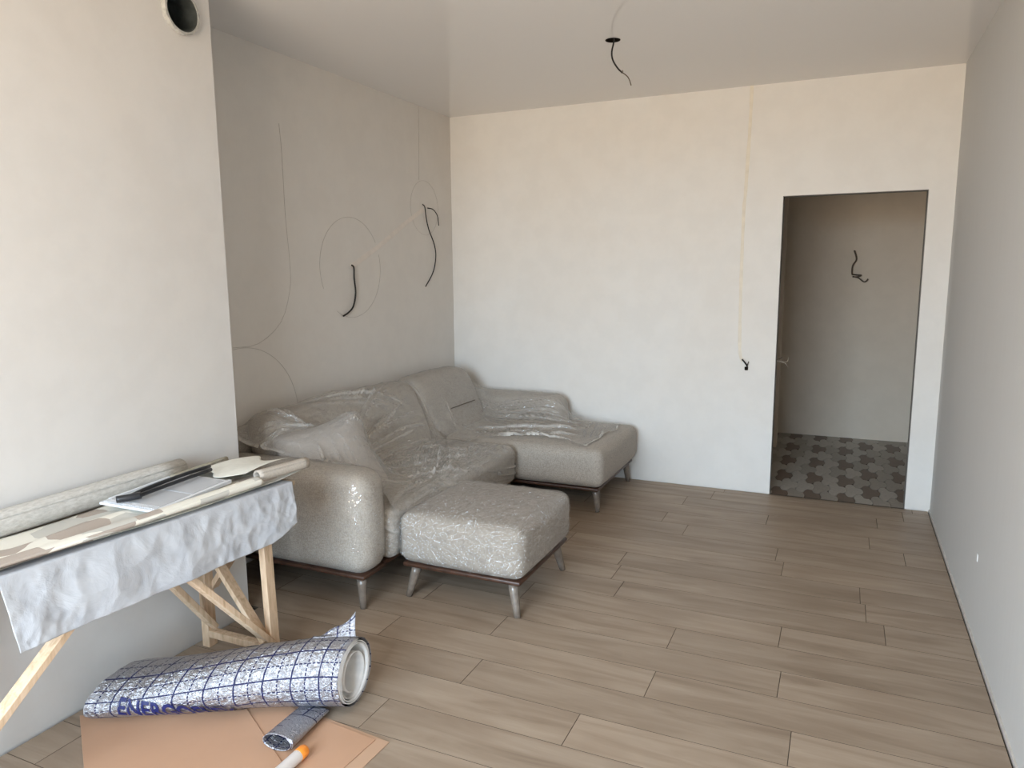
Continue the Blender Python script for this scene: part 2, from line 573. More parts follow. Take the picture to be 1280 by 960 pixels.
# floor slab and planks
fl = box('floor', XL - 0.1, XR + 0.1, YF - 0.1, YB, -0.06, -0.0115, M['subfloor'])
struct(fl, 'brown oak laminate plank floor of the room')
PW, PL, GAP = 0.1945, 1.19, 0.0014
JOINT = {0: -0.785, 1: -0.085, 2: -0.602, 3: -0.148, 4: -0.603, -1: -0.28, -4: -2.325 + 2 * PL, -2: -0.55, -3: -1.0}
plank_cache = {}


def plank_mesh(L, W):
    k_ = (round(L, 3), round(W, 3))
    if k_ in plank_cache:
        return plank_cache[k_]
    bm = bmesh.new()
    bm_box(bm, 0, L, 0, W, -0.011, 0)
    top = [e for e in bm.edges if all(abs(v.co.z) < 1e-6 for v in e.verts)]
    bmesh.ops.bevel(bm, geom=top, offset=0.0007, segments=1, affect='EDGES')
    me = bpy.data.meshes.new('plank')
    bmesh.ops.recalc_face_normals(bm, faces=bm.faces)
    bm.to_mesh(me)
    bm.free()
    me.materials.append(M['laminate'])
    me.materials.append(M['plank_edge'])
    for p_ in me.polygons:
        if p_.normal.z < 0.9:
            p_.material_index = 1
    plank_cache[k_] = me
    return me


rr = random.Random(11)
for k_ in range(-18, 17):
    y0 = 2.112 + PW * k_
    y1 = y0 + PW
    y0c, y1c = max(y0, YF + 0.012), min(y1, YB - 0.012)
    if y1c - y0c < 0.02:
        continue
    xa = (XP if y0 < YP else XL) + 0.012
    xb = XR - 0.012
    j = JOINT.get(k_, None)
    if j is None:
        j = rr.uniform(-1.0, 0.19)
    while j - PL > xa:
        j -= PL
    cuts = [xa]
    while j < xb:
        if j - cuts[-1] > 0.06 and xb - j > 0.06:
            cuts.append(j)
        j += PL
    cuts.append(xb)
    for a, b in zip(cuts[:-1], cuts[1:]):
        o = add('plank', plank_mesh(b - a - GAP, y1c - y0c - GAP), fl)
        o.location = (a + GAP / 2, y0c + GAP / 2, 0)

# ceiling with the cable hole
HOLE = (-1.194, 3.967)
ce = plate_with_hole('ceiling', [(XL - .1, YF - .1, H), (XL - .1, YB + .1, H), (XR + .1, YB + .1, H), (XR + .1, YF - .1, H)], (*HOLE, H), 0.036, M['ceiling'])
struct(ce, 'glossy pale grey stretch ceiling of the room')
roofbox = box('ceiling_slab', XL - .15, XR + .15, YF - .15, YH + .2, H + 0.12, H + 0.25, M['grout'])
struct(roofbox)
bm = bmesh.new()
bmesh.ops.create_cone(bm, cap_ends=False, segments=40, radius1=0.036, radius2=0.036, depth=0.1, matrix=Matrix.Translation((*HOLE, H + 0.05)))
under(bm_obj('hole_sleeve', bm, M['hole_black'], None, True), ce)
vs, fs = [], []
for k_ in range(40):
    a = 2 * math.pi * k_ / 40
    for r_, z_ in ((0.034, H - 0.002), (0.040, H - 0.002), (0.040, H), (0.034, H)):
        vs.append((HOLE[0] + r_ * math.cos(a), HOLE[1] + r_ * math.sin(a), z_))
for k_ in range(40):
    for q in range(4):
        fs.append((k_ * 4 + q, k_ * 4 + (q + 1) % 4, ((k_ + 1) % 40) * 4 + (q + 1) % 4, ((k_ + 1) % 40) * 4 + q))
under(mesh_obj('hole_rim', vs, fs, M['hole_black']), ce)

# left wall (recess) and pier
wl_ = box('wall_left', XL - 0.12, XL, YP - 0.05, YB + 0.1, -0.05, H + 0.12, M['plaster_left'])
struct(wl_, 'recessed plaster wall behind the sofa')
VC, VR = (2.292, 2.605), 0.078
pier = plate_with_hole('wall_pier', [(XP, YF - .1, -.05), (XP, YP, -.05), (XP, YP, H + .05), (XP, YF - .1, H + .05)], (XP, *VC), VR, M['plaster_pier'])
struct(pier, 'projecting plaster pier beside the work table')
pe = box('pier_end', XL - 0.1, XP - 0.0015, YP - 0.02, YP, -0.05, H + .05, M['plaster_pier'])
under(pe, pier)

# right wall, back wall with doorway
struct(box('wall_right', XR, XR + 0.12, YF - 0.1, YB + 0.1, -0.05, H + .12, M['wallpaper_wall']), 'grey papered wall opposite the sofa')
bm = bmesh.new()
T = 0.10
bm_box(bm, XL - .1, D0, YB, YB + T, -0.05, H + .12)
bm_box(bm, D1, XR + .1, YB, YB + T, -0.05, H + .12)
bm_box(bm, D0, D1, YB, YB + T, DH, H + .12)
wbk = bm_obj('wall_back', bm, M['plaster'])
struct(wbk, 'cream plaster end wall with the open doorway')
# reveals of the doorway, darker grey than the wall
for nm, a in (('door_reveal', (D0, D0 + 0.003, YB + 0.002, YB + T, 0, DH)), ('door_reveal', (D1 - 0.003, D1, YB + 0.002, YB + T, 0, DH)), ('door_reveal', (D0, D1, YB + 0.002, YB + T, DH - 0.003, DH))):
    under(box(nm, *a, M['door_edge']), wbk)

# filled cable chase down the back wall
CH = [(-0.641, 2.779), (-0.642, 2.561), (-0.655, 2.093), (-0.661, 1.987), (-0.662, 1.61), (-0.658, 1.225), (-0.65, 1.001), (-0.628, 0.933)]


def strip(name, pts, wd, mat, plane, off, parent, wob=0.0008):
    """raised filler strip along a polyline on a wall; pts in wall coordinates"""
    P = smooth_path([(a, b, 0) for a, b in pts], 8)
    vs, fs = [], []
    for i, p in enumerate(P):
        t_ = (P[min(i + 1, len(P) - 1)] - P[max(i - 1, 0)]).normalized()
        n_ = Vector((-t_.y, t_.x, 0))
        ww = wd / 2 + wob * math.sin(i * 1.7) + wob * math.sin(i * 0.61)
        for s_, d_ in ((-1.0, 0), (-0.7, 1), (0.7, 1), (1.0, 0)):
            q = p + n_ * ww * s_
            vs.append((q.x, off - 0.0014 * d_, q.y) if plane == 'y' else (off + 0.0014 * d_, q.x, q.y))
    for i in range(len(P) - 1):
        for k in range(3):
            fs.append((i * 4 + k, i * 4 + k + 1, i * 4 + k + 5, i * 4 + k + 4))
    return under(mesh_obj(name, vs, fs, mat), parent)


strip('filled_chase', CH, 0.021, M['chase_back'], 'y', YB - 0.0002, wbk)
strip('filled_chase', [(3.95, 1.606), (4.3, 1.76), (4.6, 1.91), (4.88, 2.04)], 0.035, M['chase_left'], 'x', XL + 0.0002, wl_)


def arc(cy, cz, r, a0, a1, n=22):
    return [(XL + 0.0005, cy + r * math.cos(a0 + (a1 - a0) * i / n), cz + r * math.sin(a0 + (a1 - a0) * i / n)) for i in range(n + 1)]


def pencil(pts, r=0.0013):
    tube('pencil_line', pts, r, M['pencil'], wl_, 5, 3)


R180 = math.pi
pencil(arc(3.965, 1.605, 0.321, 0.55, R180 * 1.13))
pencil(arc(3.965, 1.605, 0.321, -R180 * 0.68, 0.28))
pencil(arc(4.90, 2.05, 0.20, 0, 2 * R180), 0.0009)
pencil(arc(2.96, 0.755, 0.425, 0.12, 1.7))
pencil([(XL + .0005, a, b) for a, b in [(3.35, 2.4), (3.36, 2.247), (3.362, 1.905), (3.379, 1.617), (3.364, 1.471), (3.277, 1.297), (3.09, 1.192), (2.902, 1.187)]])
pencil([(XL + .0005, 4.85, 2.775), (XL + .0005, 4.84, 2.5), (XL + .0005, 4.828, 2.248)], 0.0009)

# window wall behind the camera, with the window that lights the room
bm = bmesh.new()
bm_box(bm, XL - .1, WX0, YF - .25, YF, -.05, H + .12)
bm_box(bm, WX1, XR + .1, YF - .25, YF, -.05, H + .12)
bm_box(bm, WX0, WX1, YF - .25, YF, -.05, WZ0)
bm_box(bm, WX0, WX1, YF - .25, YF, WZ1, H + .12)
struct(bm_obj('wall_front', bm, M['plaster']), 'plaster wall with the wide window')
wf_ = empty('window_1', ((WX0 + WX1) / 2, YF - .12, WZ0))
struct(wf_, 'wide white framed window')
for a in ((WX0, WX1, WZ0, WZ0 + .06), (WX0, WX1, WZ1 - .06, WZ1), (WX0, WX0 + .06, WZ0 + .06, WZ1 - .06), (WX1 - .06, WX1, WZ0 + .06, WZ1 - .06),
          (WX0 + .85, WX0 + .92, WZ0 + .06, WZ1 - .06), (WX0 + 1.7, WX0 + 1.77, WZ0 + .06, WZ1 - .06)):
    box('window_frame', a[0], a[1], YF - .15, YF - .09, a[2], a[3], M['frame_white'], wf_, 0.004)

# baseboard strip left bare along the right wall
struct(box('trim_1', XR - 0.007, XR, YF, YB, -0.011, 0.012, plain('edge_strip', (0.62, 0.58, 0.53), 0.8, 0.2)), 'thin bare filler strip along the papered wall')

# ---------------------------------------------------------------- hallway behind the doorway
HX0, HX1 = -0.85, 0.68
hf = box('floor_hall', HX0, HX1, YB + 0.001, YH, -0.06, -0.009, M['grout'])
struct(hf, 'patterned lobed tile floor of the hallway')
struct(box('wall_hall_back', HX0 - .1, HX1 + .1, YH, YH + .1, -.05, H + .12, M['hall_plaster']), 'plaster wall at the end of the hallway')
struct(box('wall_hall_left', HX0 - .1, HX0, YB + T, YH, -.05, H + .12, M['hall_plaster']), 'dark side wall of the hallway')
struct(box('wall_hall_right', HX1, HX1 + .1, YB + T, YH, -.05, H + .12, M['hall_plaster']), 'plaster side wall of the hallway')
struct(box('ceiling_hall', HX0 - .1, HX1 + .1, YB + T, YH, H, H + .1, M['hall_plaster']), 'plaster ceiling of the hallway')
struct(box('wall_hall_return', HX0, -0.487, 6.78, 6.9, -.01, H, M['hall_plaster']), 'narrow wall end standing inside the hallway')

# interlocking trefoil tiles: three small hexagons fused and rounded
HX, HY = 0.0625, 0.165                                 # small hexagon pitch across and along the hallway
A1, A2 = Vector((0.8660254 * HX, 0.5 * HY, 0)), Vector((0, HY, 0))


def lobed_tile():
    edges = {}
    for c in (Vector((0, 0, 0)), A1, A2):
        vs_ = [c + Vector((HX / math.sqrt(3) * math.cos(math.radians(60 * i)), HY / math.sqrt(3) * math.sin(math.radians(60 * i)), 0)) for i in range(6)]
        for i in range(6):
            k0, k1 = (tuple(round(q, 5) for q in vs_[i]), tuple(round(q, 5) for q in vs_[(i + 1) % 6]))
            if (k1, k0) in edges:
                del edges[(k1, k0)]
            else:
                edges[(k0, k1)] = 1
    nxt = {a_: b_ for a_, b_ in edges}
    start = next(iter(nxt))
    loop, cur = [start], nxt[start]
    while cur != start:
        loop.append(cur)
        cur = nxt[cur]
    L_ = [Vector(p) for p in loop]
    out = []
    for i in range(len(L_)):                           # cut the corners once to round the lobes
        p, q = L_[i], L_[(i + 1) % len(L_)]
        out += [p.lerp(q, 0.22), p.lerp(q, 0.78)]
    mid = (A1 + A2) / 3
    return [(p - mid) * 0.978 for p in out]


poly = lobed_tile()
tile_me = []
for c_ in range(3):
    n_ = len(poly)
    vs = [(p.x, p.y, 0.0) for p in poly] + [(p.x * 1.006, p.y * 1.006, -0.008) for p in poly]
    fs = [tuple(range(n_))] + [(i, n_ + i, n_ + (i + 1) % n_, (i + 1) % n_) for i in range(n_)]
    me = bpy.data.meshes.new('tile')
    me.from_pydata(vs, [], fs)
    bm = bmesh.new()
    bm.from_mesh(me)
    bmesh.ops.recalc_face_normals(bm, faces=bm.faces)
    bm.to_mesh(me)
    bm.free()
    me.materials.append(M['tile%d' % c_])
    tile_me.append(me)


def clipped_tile(px, py, c_):
    """tile cut straight where the floor ends at the threshold or the far wall"""
    bm = bmesh.new()
    bm.from_mesh(tile_me[c_])
    bmesh.ops.translate(bm, vec=(px, py, 0), verts=bm.verts)
    for co, no in (((0, YB + .002, 0), (0, -1, 0)), ((0, YH - .002, 0), (0, 1, 0)), ((HX0 + .002, 0, 0), (-1, 0, 0)), ((HX1 - .002, 0, 0), (1, 0, 0))):
        g_ = list(bm.verts) + list(bm.edges) + list(bm.faces)
        bmesh.ops.bisect_plane(bm, geom=g_, plane_co=co, plane_no=no, clear_outer=True)
    if len(bm.faces) < 2:
        bm.free()
        return None
    bmesh.ops.translate(bm, vec=(-px, -py, 0), verts=bm.verts)
    me = bpy.data.meshes.new('tile')
    bm.to_mesh(me)
    bm.free()
    return me


rt = random.Random(5)
for i in range(-24, 20):
    for j in range(-2, 13):
        q = (2 * A1 - A2) * i + (A1 + A2) * j
        px, py = q.x + 0.075, q.y + YB + 0.05
        if not (HX0 + .02 < px < HX1 + .05 and YB - .17 < py < YH + .17):
            continue
        jj = j + (1 if px > 0.09 else 0)
        c_ = 0 if (jj % 2 == 0 and (i + jj // 2) % 2 == 0) else rt.choice((1, 2, 2, 1))
        edge = py < YB + .2 or py > YH - .2 or px < HX0 + .14 or px > HX1 - .14
        me = tile_me[c_]
        if edge:
            me = clipped_tile(px, py, c_)
            if me is None:
                continue
            if not me.materials:
                me.materials.append(M['tile%d' % c_])
        o = add('tile', me, hf)
        o.location = (px, py, 0)

# ================================================================== THE SOFA
sofa = empty('corner_sofa', (-2.2, 4.0, 0))
tag(sofa, 'grey linen corner sofa with chaise, under clear plastic film', 'sofa')
SB, SZ = 0.165, 0.43       # underside and seat height

near_arm = rbox('armrest', (-2.415, 2.752, 0.412), (0.93, 0.215, 0.495), 0.085, M['linen'], sofa, 6, 10, (0.012, 0.012, 0.008))
far_arm = rbox('armrest', (-2.385, 5.175, 0.40), (0.98, 0.225, 0.475), 0.085, M['linen'], sofa, 6, 10, (0.012, 0.008, 0.008))
seat = rbox('seat', (-2.40, 3.60, 0.305), (0.93, 1.50, 0.255), 0.06, M['linen'], sofa, 5, 16, (0.02, 0.004, 0.022))
chaise = rbox('chaise_seat', (-2.06, 4.83, 0.305), (1.40, 0.90, 0.255), 0.055, M['linen'], sofa, 5, 16, (0.018, 0.012, 0.024))


def lean(P, h):
    Q = P.copy()
    zz = (P[:, 2] + h[2]) / (2 * h[2])
    Q[:, 0] += -0.16 * zz
    Q[:, 0] += 0.035 * np.sin(np.clip(zz, 0, 1) * math.pi) * (P[:, 0] > 0)
    thick = 1.0 - 0.22 * zz
    Q[:, 0] = (Q[:, 0] + 0.08) * thick - 0.08 - 0.05 * (1 - thick)
    return Q


back1 = rbox('back_cushion', (-2.615, 3.555, 0.60), (0.26, 1.41, 0.46), 0.085, M['linen'], sofa, 6, 14, (0.02, 0.01, 0.01), lean)
back2 = rbox('back_cushion', (-2.615, 4.665, 0.605), (0.26, 0.80, 0.46), 0.085, M['linen'], sofa, 6, 14, (0.02, 0.01, 0.01), lean)
frame_back = rbox('back_frame', (-2.87, 3.98, 0.47), (0.09, 2.62, 0.60), 0.04, M['linen'], sofa, 4, 8)
tube('seam', [(-2.508, 4.49, 0.612), (-2.504, 4.66, 0.615), (-2.508, 4.86, 0.613)], 0.0032, M['seam'], back2, 6)
rbox('base_panel', (-2.42, 2.754, 0.163), (0.90, 0.19, 0.022), 0.008, M['dark_wood'], sofa, 2, 2)
rbox('base_panel', (-2.42, 3.6, 0.163), (0.87, 1.5, 0.022), 0.008, M['dark_wood'], sofa, 2, 2)
rbox('base_panel', (-2.07, 4.83, 0.163), (1.36, 0.85, 0.022), 0.008, M['dark_wood'], sofa, 2, 2)
box('shade_underside', -2.87, -2.09, 2.77, 5.25, 0.105, 0.152, M['shade_underside'], sofa)  # lowered black box, added to block light and darken the floor under the sofa
box('shade_underside', -2.089, -1.52, 4.53, 5.23, 0.118, 0.152, M['shade_underside'], sofa)  # same added light block below the chaise


def leg(parent, x, y, dx, dy, h=0.15, r0=0.021, r1=0.014):
    """tapered round leg, splayed outwards, foot at (x, y)"""
    return tube('leg', [(x - dx, y - dy, h), (x - dx * .5, y - dy * .5, h / 2), (x, y, 0.0)], r0 * 1.25, M['leg'], parent, 12, 2, r1 * 1.1)


for x, y, dx, dy in ((-2.0, 2.69, .012, -.012), (-2.82, 2.70, -.012, -.012), (-2.82, 5.2, -.01, .01), (-1.408, 4.462, .02, -.015), (-1.415, 5.235, .02, .01), (-2.03, 4.2, .01, 0)):
    leg(sofa, x, y, dx, dy)

# ---------------------------------------------------------------- ottoman
ott = empty('ottoman', (-1.58, 3.19, 0))
tag(ott, 'square grey linen ottoman tightly wrapped in clear film, on slanted legs', 'ottoman')
OC, OS = (-1.583, 3.19, 0.305), (0.655, 0.66, 0.25)
rbox('cushion', OC, OS, 0.055, M['linen'], ott, 5, 14, (0.012, 0.012, 0.02))
rbox('base_panel', (-1.583, 3.19, 0.169), (0.625, 0.63, 0.022), 0.008, M['dark_wood'], ott, 2, 2)
box('shade_underside', -1.82, -1.35, 2.95, 3.43, 0.135, 0.157, M['shade_underside'], ott)  # unseen black block, added to deepen the shade under the ottoman
for sx in (-1, 1):
    for sy in (-1, 1):
        leg(ott, -1.583 + sx * 0.292, 3.19 + sy * 0.298, sx * 0.035, sy * 0.03, 0.155)


def shell(name, centre, size, r, puff, mat, parent, amp, freq, off, k=6, n=40, seed=3, zmin=None, deform=None, pull=False):
    """film wrapped round a cushion: the cushion's own skin pushed out, with pulled creases"""
    P, fs = rbox_data(tuple(s_ + 2 * off for s_ in size), r + off, k, n, puff, deform)
    P = P + np.array(centre)
    d = P - np.array(centre)
    d /= np.linalg.norm(d, axis=1, keepdims=True)
    a = vnoise(P[:, 0] * freq[0] + P[:, 2] * freq[2] + 50, P[:, 1] * freq[1] + P[:, 2] * freq[2] * 1.3 + 50, seed)
    if pull:                                           # long diagonal pull lines
        a = vnoise(P[:, 2] * 42 + P[:, 1] * 9 + P[:, 0] * 26 + 90, P[:, 1] * 1.6 + 50, seed)
    rid = 1 - np.abs(a) * 2.2
    P = P + d * (amp * np.clip(rid, 0, 1) ** 2)[:, None]
    if zmin is not None:
        keep = [f for f in fs if min(P[i, 2] for i in f) > zmin]
        fs = keep
    o = mesh_obj(name, P, fs, mat, None, True)
    at = o.data.attributes.new('bunch_glint', 'FLOAT', 'POINT')
    at.data.foreach_set('value', (np.clip(rid[:len(o.data.vertices)], 0, 1) ** 3 * (0.45 if pull else 0.16)).astype(np.float32))  # creases turn milky, with glints painted in along them
    under(o, parent)
    return o


shell('plastic_wrap', OC, OS, 0.055, (0.012, 0.012, 0.02), M['film_crinkle'], ott, 0.006, (14, 8, 20), 0.004, seed=5, zmin=0.185)
shell('arm_wrap', (-2.415, 2.752, 0.412), (0.93, 0.215, 0.495), 0.085, (0.012, 0.012, 0.008), M['film_tight'], sofa, 0.003, (10, 12, 9), 0.004, seed=8, zmin=0.172, n=24)
shell('seat_wrap', (-2.40, 3.60, 0.305), (0.93, 1.50, 0.255), 0.06, (0.02, 0.004, 0.022), M['film_drape'], sofa, 0.007, (3, 3.2, 40), 0.004, seed=9, zmin=0.19, n=70, pull=True)

# ---------------------------------------------------------------- loose pillow
def pinch(P, h):
    Q = P.copy()
    u, v = P[:, 0] / h[0], P[:, 1] / h[1]
    e = np.clip(1 - np.maximum(np.abs(u), np.abs(v)) ** 3, 0, 1)
    Q[:, 2] *= 0.22 + 0.78 * e
    cn = np.abs(u) * np.abs(v)
    Q[:, 0] *= 0.93 + 0.10 * cn
    Q[:, 1] *= 0.93 + 0.10 * cn
    return Q


P, fs = rbox_data((0.47, 0.45, 0.15), 0.05, 4, 14, (0, 0, 0.025), pinch)
zax = Vector((0.60, -0.50, 0.58)).normalized()
upv = (Vector((0.02, 0.20, 1.0)) - zax * zax.dot(Vector((0.02, 0.20, 1.0)))).normalized()
sx_ = upv.cross(zax)
ang = math.radians(24)
xa_ = sx_ * math.cos(ang) + upv * math.sin(ang)
ya_ = zax.cross(xa_)
PM = np.array([list(xa_), list(ya_), list(zax)])
pil = mesh_obj('throw_pillow', P @ PM + np.array((-2.385, 2.985, 0.605)), fs, M['pillow'], None, True)
tag(pil, 'square grey throw pillow leaning in the sofa corner under the film', 'pillow')

# ---------------------------------------------------------------- loose film draped over the sofa (solved as a taut sheet over what lies beneath)
dg = bpy.context.evaluated_depsgraph_get()
bpy.context.view_layer.update()
tv, tf = [], []
for o in (near_arm, far_arm, seat, chaise, back1, back2, frame_back, pil):
    b0 = len(tv)
    mw = o.matrix_world
    tv += [mw @ v.co for v in o.data.vertices]
    tf += [tuple(b0 + i for i in p_.vertices) for p_ in o.data.polygons]
bvh = BVHTree.FromPolygons(tv, tf)


def drape(name, x0, x1, y0, y1, step, iters, clear, inside, creases, floor_z=0.40, mat=None, seed=1, hem=lambda X, Y: 1.0):
    nx, ny = int((x1 - x0) / step) + 1, int((y1 - y0) / step) + 1
    X, Y = np.meshgrid(np.linspace(x0, x1, nx), np.linspace(y0, y1, ny), indexing='ij')
    ob = np.zeros((nx, ny))
    for i in range(nx):
        for j_ in range(ny):
            hit = bvh.ray_cast(Vector((X[i, j_], Y[i, j_], 1.5)), Vector((0, 0, -1)))
            ob[i, j_] = hit[0].z if hit[0] is not None else 0.2
    ob = np.maximum(ob, floor_z - 0.12) + clear
    h_ = ob.copy()
    for it in range(iters):
        a = h_.copy()
        a[1:-1, 1:-1] = 0.25 * (h_[2:, 1:-1] + h_[:-2, 1:-1] + h_[1:-1, 2:] + h_[1:-1, :-2])
        h_ = np.maximum(ob, a)
        h_[0, :], h_[-1, :], h_[:, 0], h_[:, -1] = ob[0, :], ob[-1, :], ob[:, 0], ob[:, -1]
    slack = np.clip((h_ - ob) / 0.03, 0, 1)
    rid = np.zeros_like(h_)
    rq = random.Random(seed)
    for (ax_, ay_), (bx_, by_), sp0, sp1, cnt, amp, wid in creases:      # fans of pulled folds from around a towards b
        dx, dy = bx_ - ax_, by_ - ay_
        ll = math.hypot(dx, dy)
        nxx, nyy = -dy / ll, dx / ll
        for c_ in range(cnt):
            o_ = (c_ + rq.uniform(-.4, .4)) / max(1, cnt - 1) - 0.5
            px0, py0 = ax_ + nxx * sp0 * o_, ay_ + nyy * sp0 * o_
            px1, py1 = bx_ + nxx * sp1 * o_ + rq.uniform(-.06, .06) * dx, by_ + nyy * sp1 * o_ + rq.uniform(-.06, .06) * dy
            ex, ey = px1 - px0, py1 - py0
            L2_ = ex * ex + ey * ey
            tt = ((X - px0) * ex + (Y - py0) * ey) / L2_
            bow = rq.uniform(-.03, .03) * np.sin(np.clip(tt, 0, 1) * math.pi)
            dd = np.abs((-(X - px0) * ey + (Y - py0) * ex) / math.sqrt(L2_) - bow)
            t0, t1 = rq.uniform(-.05, .35), rq.uniform(.6, 1.05)
            taper = np.clip((tt - t0) / .08, 0, 1) * np.clip((t1 - tt) / .15, 0, 1)
            ww = wid * rq.uniform(.5, 1.1) * (0.6 + 0.8 * np.clip(tt, 0, 1))
            rg = np.exp(-(dd / ww) ** 2) * taper
            h_ = h_ + 1.35 * amp * rq.uniform(.5, 1.3) * rg
            rid = np.maximum(rid, rg * rq.uniform(.3, 1.0))
    fin = 1 - np.abs(vnoise(X * 16 + 60, Y * 16 + 60, seed + 5)) * 2.4
    h_ = h_ + 0.005 * np.clip(fin, 0, 1) ** 2
    keep = inside(X, Y)
    # distance to the free edge -> bunching, whitened further as painted edge glints
    d = keep.astype(float)
    for _ in range(7):
        e_ = d.copy()
        e_[1:-1, 1:-1] = np.minimum.reduce([d[1:-1, 1:-1], d[2:, 1:-1], d[:-2, 1:-1], d[1:-1, 2:], d[1:-1, :-2]])
        d = 0.5 * (d + e_)
    edge = np.clip(1 - d, 0, 1) * keep * hem(X, Y)
    h_ = h_ + 0.009 * edge * (0.5 + 0.5 * vnoise(X * 45 + 5, Y * 45 + 8, seed + 60))
    idx = -np.ones((nx, ny), int)
    vs, fs, bn = [], [], []
    ok = keep
    for i in range(nx):
        for j_ in range(ny):
            if ok[i, j_]:
                idx[i, j_] = len(vs)
                vs.append((X[i, j_], Y[i, j_], h_[i, j_]))
                bn.append(min(1.0, 0.9 * edge[i, j_] + 0.60 * rid[i, j_] ** 2 + 0.10 * slack[i, j_]))
    for i in range(nx - 1):
        for j_ in range(ny - 1):
            q = (idx[i, j_], idx[i + 1, j_], idx[i + 1, j_ + 1], idx[i, j_ + 1])
            if min(q) >= 0:
                fs.append(q)
    o = mesh_obj(name, vs, fs, mat or M['film_drape'], None, True)
    at = o.data.attributes.new('bunch_glint', 'FLOAT', 'POINT')
    at.data.foreach_set('value', np.array(bn, np.float32))
    return o


f1 = drape('plastic_film', -2.90, -1.925, 2.70, 4.30, 0.0052, 700, 0.005,
           lambda X, Y: (X < np.where(Y < 2.90, -2.10, -1.938)) & (Y > 2.76) & (Y < 4.27),
           [((-2.46, 3.1), (-2.62, 4.25), .05, .45, 20, .012, .006), ((-2.42, 3.1), (-2.12, 4.25), .08, .38, 26, .011, .005), ((-2.30, 3.15), (-2.05, 3.75), .25, .35, 20, .012, .005),
            ((-2.50, 3.05), (-2.82, 2.82), .05, .35, 12, .012, .006), ((-2.42, 2.98), (-2.12, 2.82), .10, .28, 12, .006, .004), ((-2.55, 4.22), (-2.78, 3.2), .06, .14, 12, .012, .007),
            ((-2.10, 4.28), (-2.00, 2.95), .25, .14, 24, .008, .004), ((-2.30, 2.95), (-2.18, 3.35), .30, .35, 18, .006, .004), ((-2.45, 4.2), (-2.0, 3.3), .12, .30, 16, .009, .005)], seed=2, hem=lambda X, Y: np.where(X < -2.5, 0.5, 0.15))
tag(f1, 'loose clear plastic film draped over the pillow, seat and long back cushion', 'plastic film')
f2 = drape('plastic_film', -2.86, -1.38, 4.26, 5.22, 0.0055, 700, 0.005,
           lambda X, Y: (Y > 4.285 + np.where(X > -2.25, 0.195 + 0.05 * np.sin(X * 6.0), 0.0) + 0.03 * vnoise(X * 6 + 4, Y * 2 + 4, 6)) & (X < -1.46 + 0.05 * vnoise(X * 3, Y * 6 + 9, 4)) & (Y < 5.20),
           [((-2.50, 4.9), (-1.55, 5.0), .25, .35, 18, .011, .006), ((-2.45, 4.5), (-1.6, 4.75), .12, .35, 20, .012, .006), ((-2.42, 4.40), (-2.56, 4.55), .10, .10, 5, .006, .004),
            ((-2.40, 5.0), (-2.56, 4.93), .10, .10, 5, .006, .004), ((-1.52, 4.6), (-1.60, 5.1), .12, .12, 10, .012, .006), ((-2.15, 4.47), (-1.55, 4.52), .08, .10, 10, .012, .006)], seed=13, hem=lambda X, Y: np.clip((X + 2.35) / 0.15, 0.05, 1.0) * np.where(Y > 5.1, 0.2, 1.0))
tag(f2, 'crumpled clear plastic film spread over the chaise and its back cushion', 'plastic film')

# ================================================================== WORK TABLE
FX = lambda y: -2.0 + (y - 2.3) * (0.13 / 1.2)      # front edge of the board
tb = empty('trestle_table', (-2.25, 1.7, 0))
tag(tb, 'rough pine trestle table with crossed braces against the pier', 'table')
bm = bmesh.new()
vv = [(FX(.85), .85), (FX(2.27), 2.27), (-2.44, 2.27), (-2.44, .85)]
va = [bm.verts.new((a, b, .722)) for a, b in vv]
vb = [bm.verts.new((a, b, .74)) for a, b in vv]
bm.faces.new(va[::-1]); bm.faces.new(vb)
for i in range(4):
    bm.faces.new((va[i], va[(i + 1) % 4], vb[(i + 1) % 4], vb[i]))
bm_obj('tabletop', bm, M['board'], tb)
PINE = M['pine']
yA = 2.145
for yy in (yA, 0.97):
    xf, xr_ = FX(yy) - 0.045, -2.405
    beam('leg', (xf + .012, yy, 0), (xf - .008, yy, .722), .030, .046, PINE, tb, (0, 1, 0))
    beam('leg', (xr_, yy, 0), (xr_, yy, .722), .040, .045, PINE, tb, (0, 1, 0))
    beam('rail', (xr_ + .02, yy - .005, .062), (xf - .012, yy - .005, .062), .035, .030, PINE, tb, (0, 0, 1))
    s_ = -1 if yy > 2 else 1
    beam('brace', (xf + .004, yy + s_ * .034, .105), (-2.41, yy + s_ * .030, .545), .022, .042, PINE, tb, (0, 1, 0))
    beam('brace', (-2.40, yy - s_ * .034, .25), (xf - .02, yy - s_ * .034, .66), .022, .042, PINE, tb, (0, 1, 0))
beam('brace', (FX(2.1) - .030, 2.150, .07), (FX(1.62) - .03, 1.62, .70), .022, .045, PINE, tb, (1, 0, 0))
beam('brace', (-2.375, 2.145, .09), (-2.375, 1.70, .70), .022, .045, PINE, tb, (1, 0, 0))
beam('brace', (FX(1.0) - .030, 0.93, .12), (FX(1.6) - .03, 1.60, .715), .024, .046, PINE, tb, (1, 0, 0))


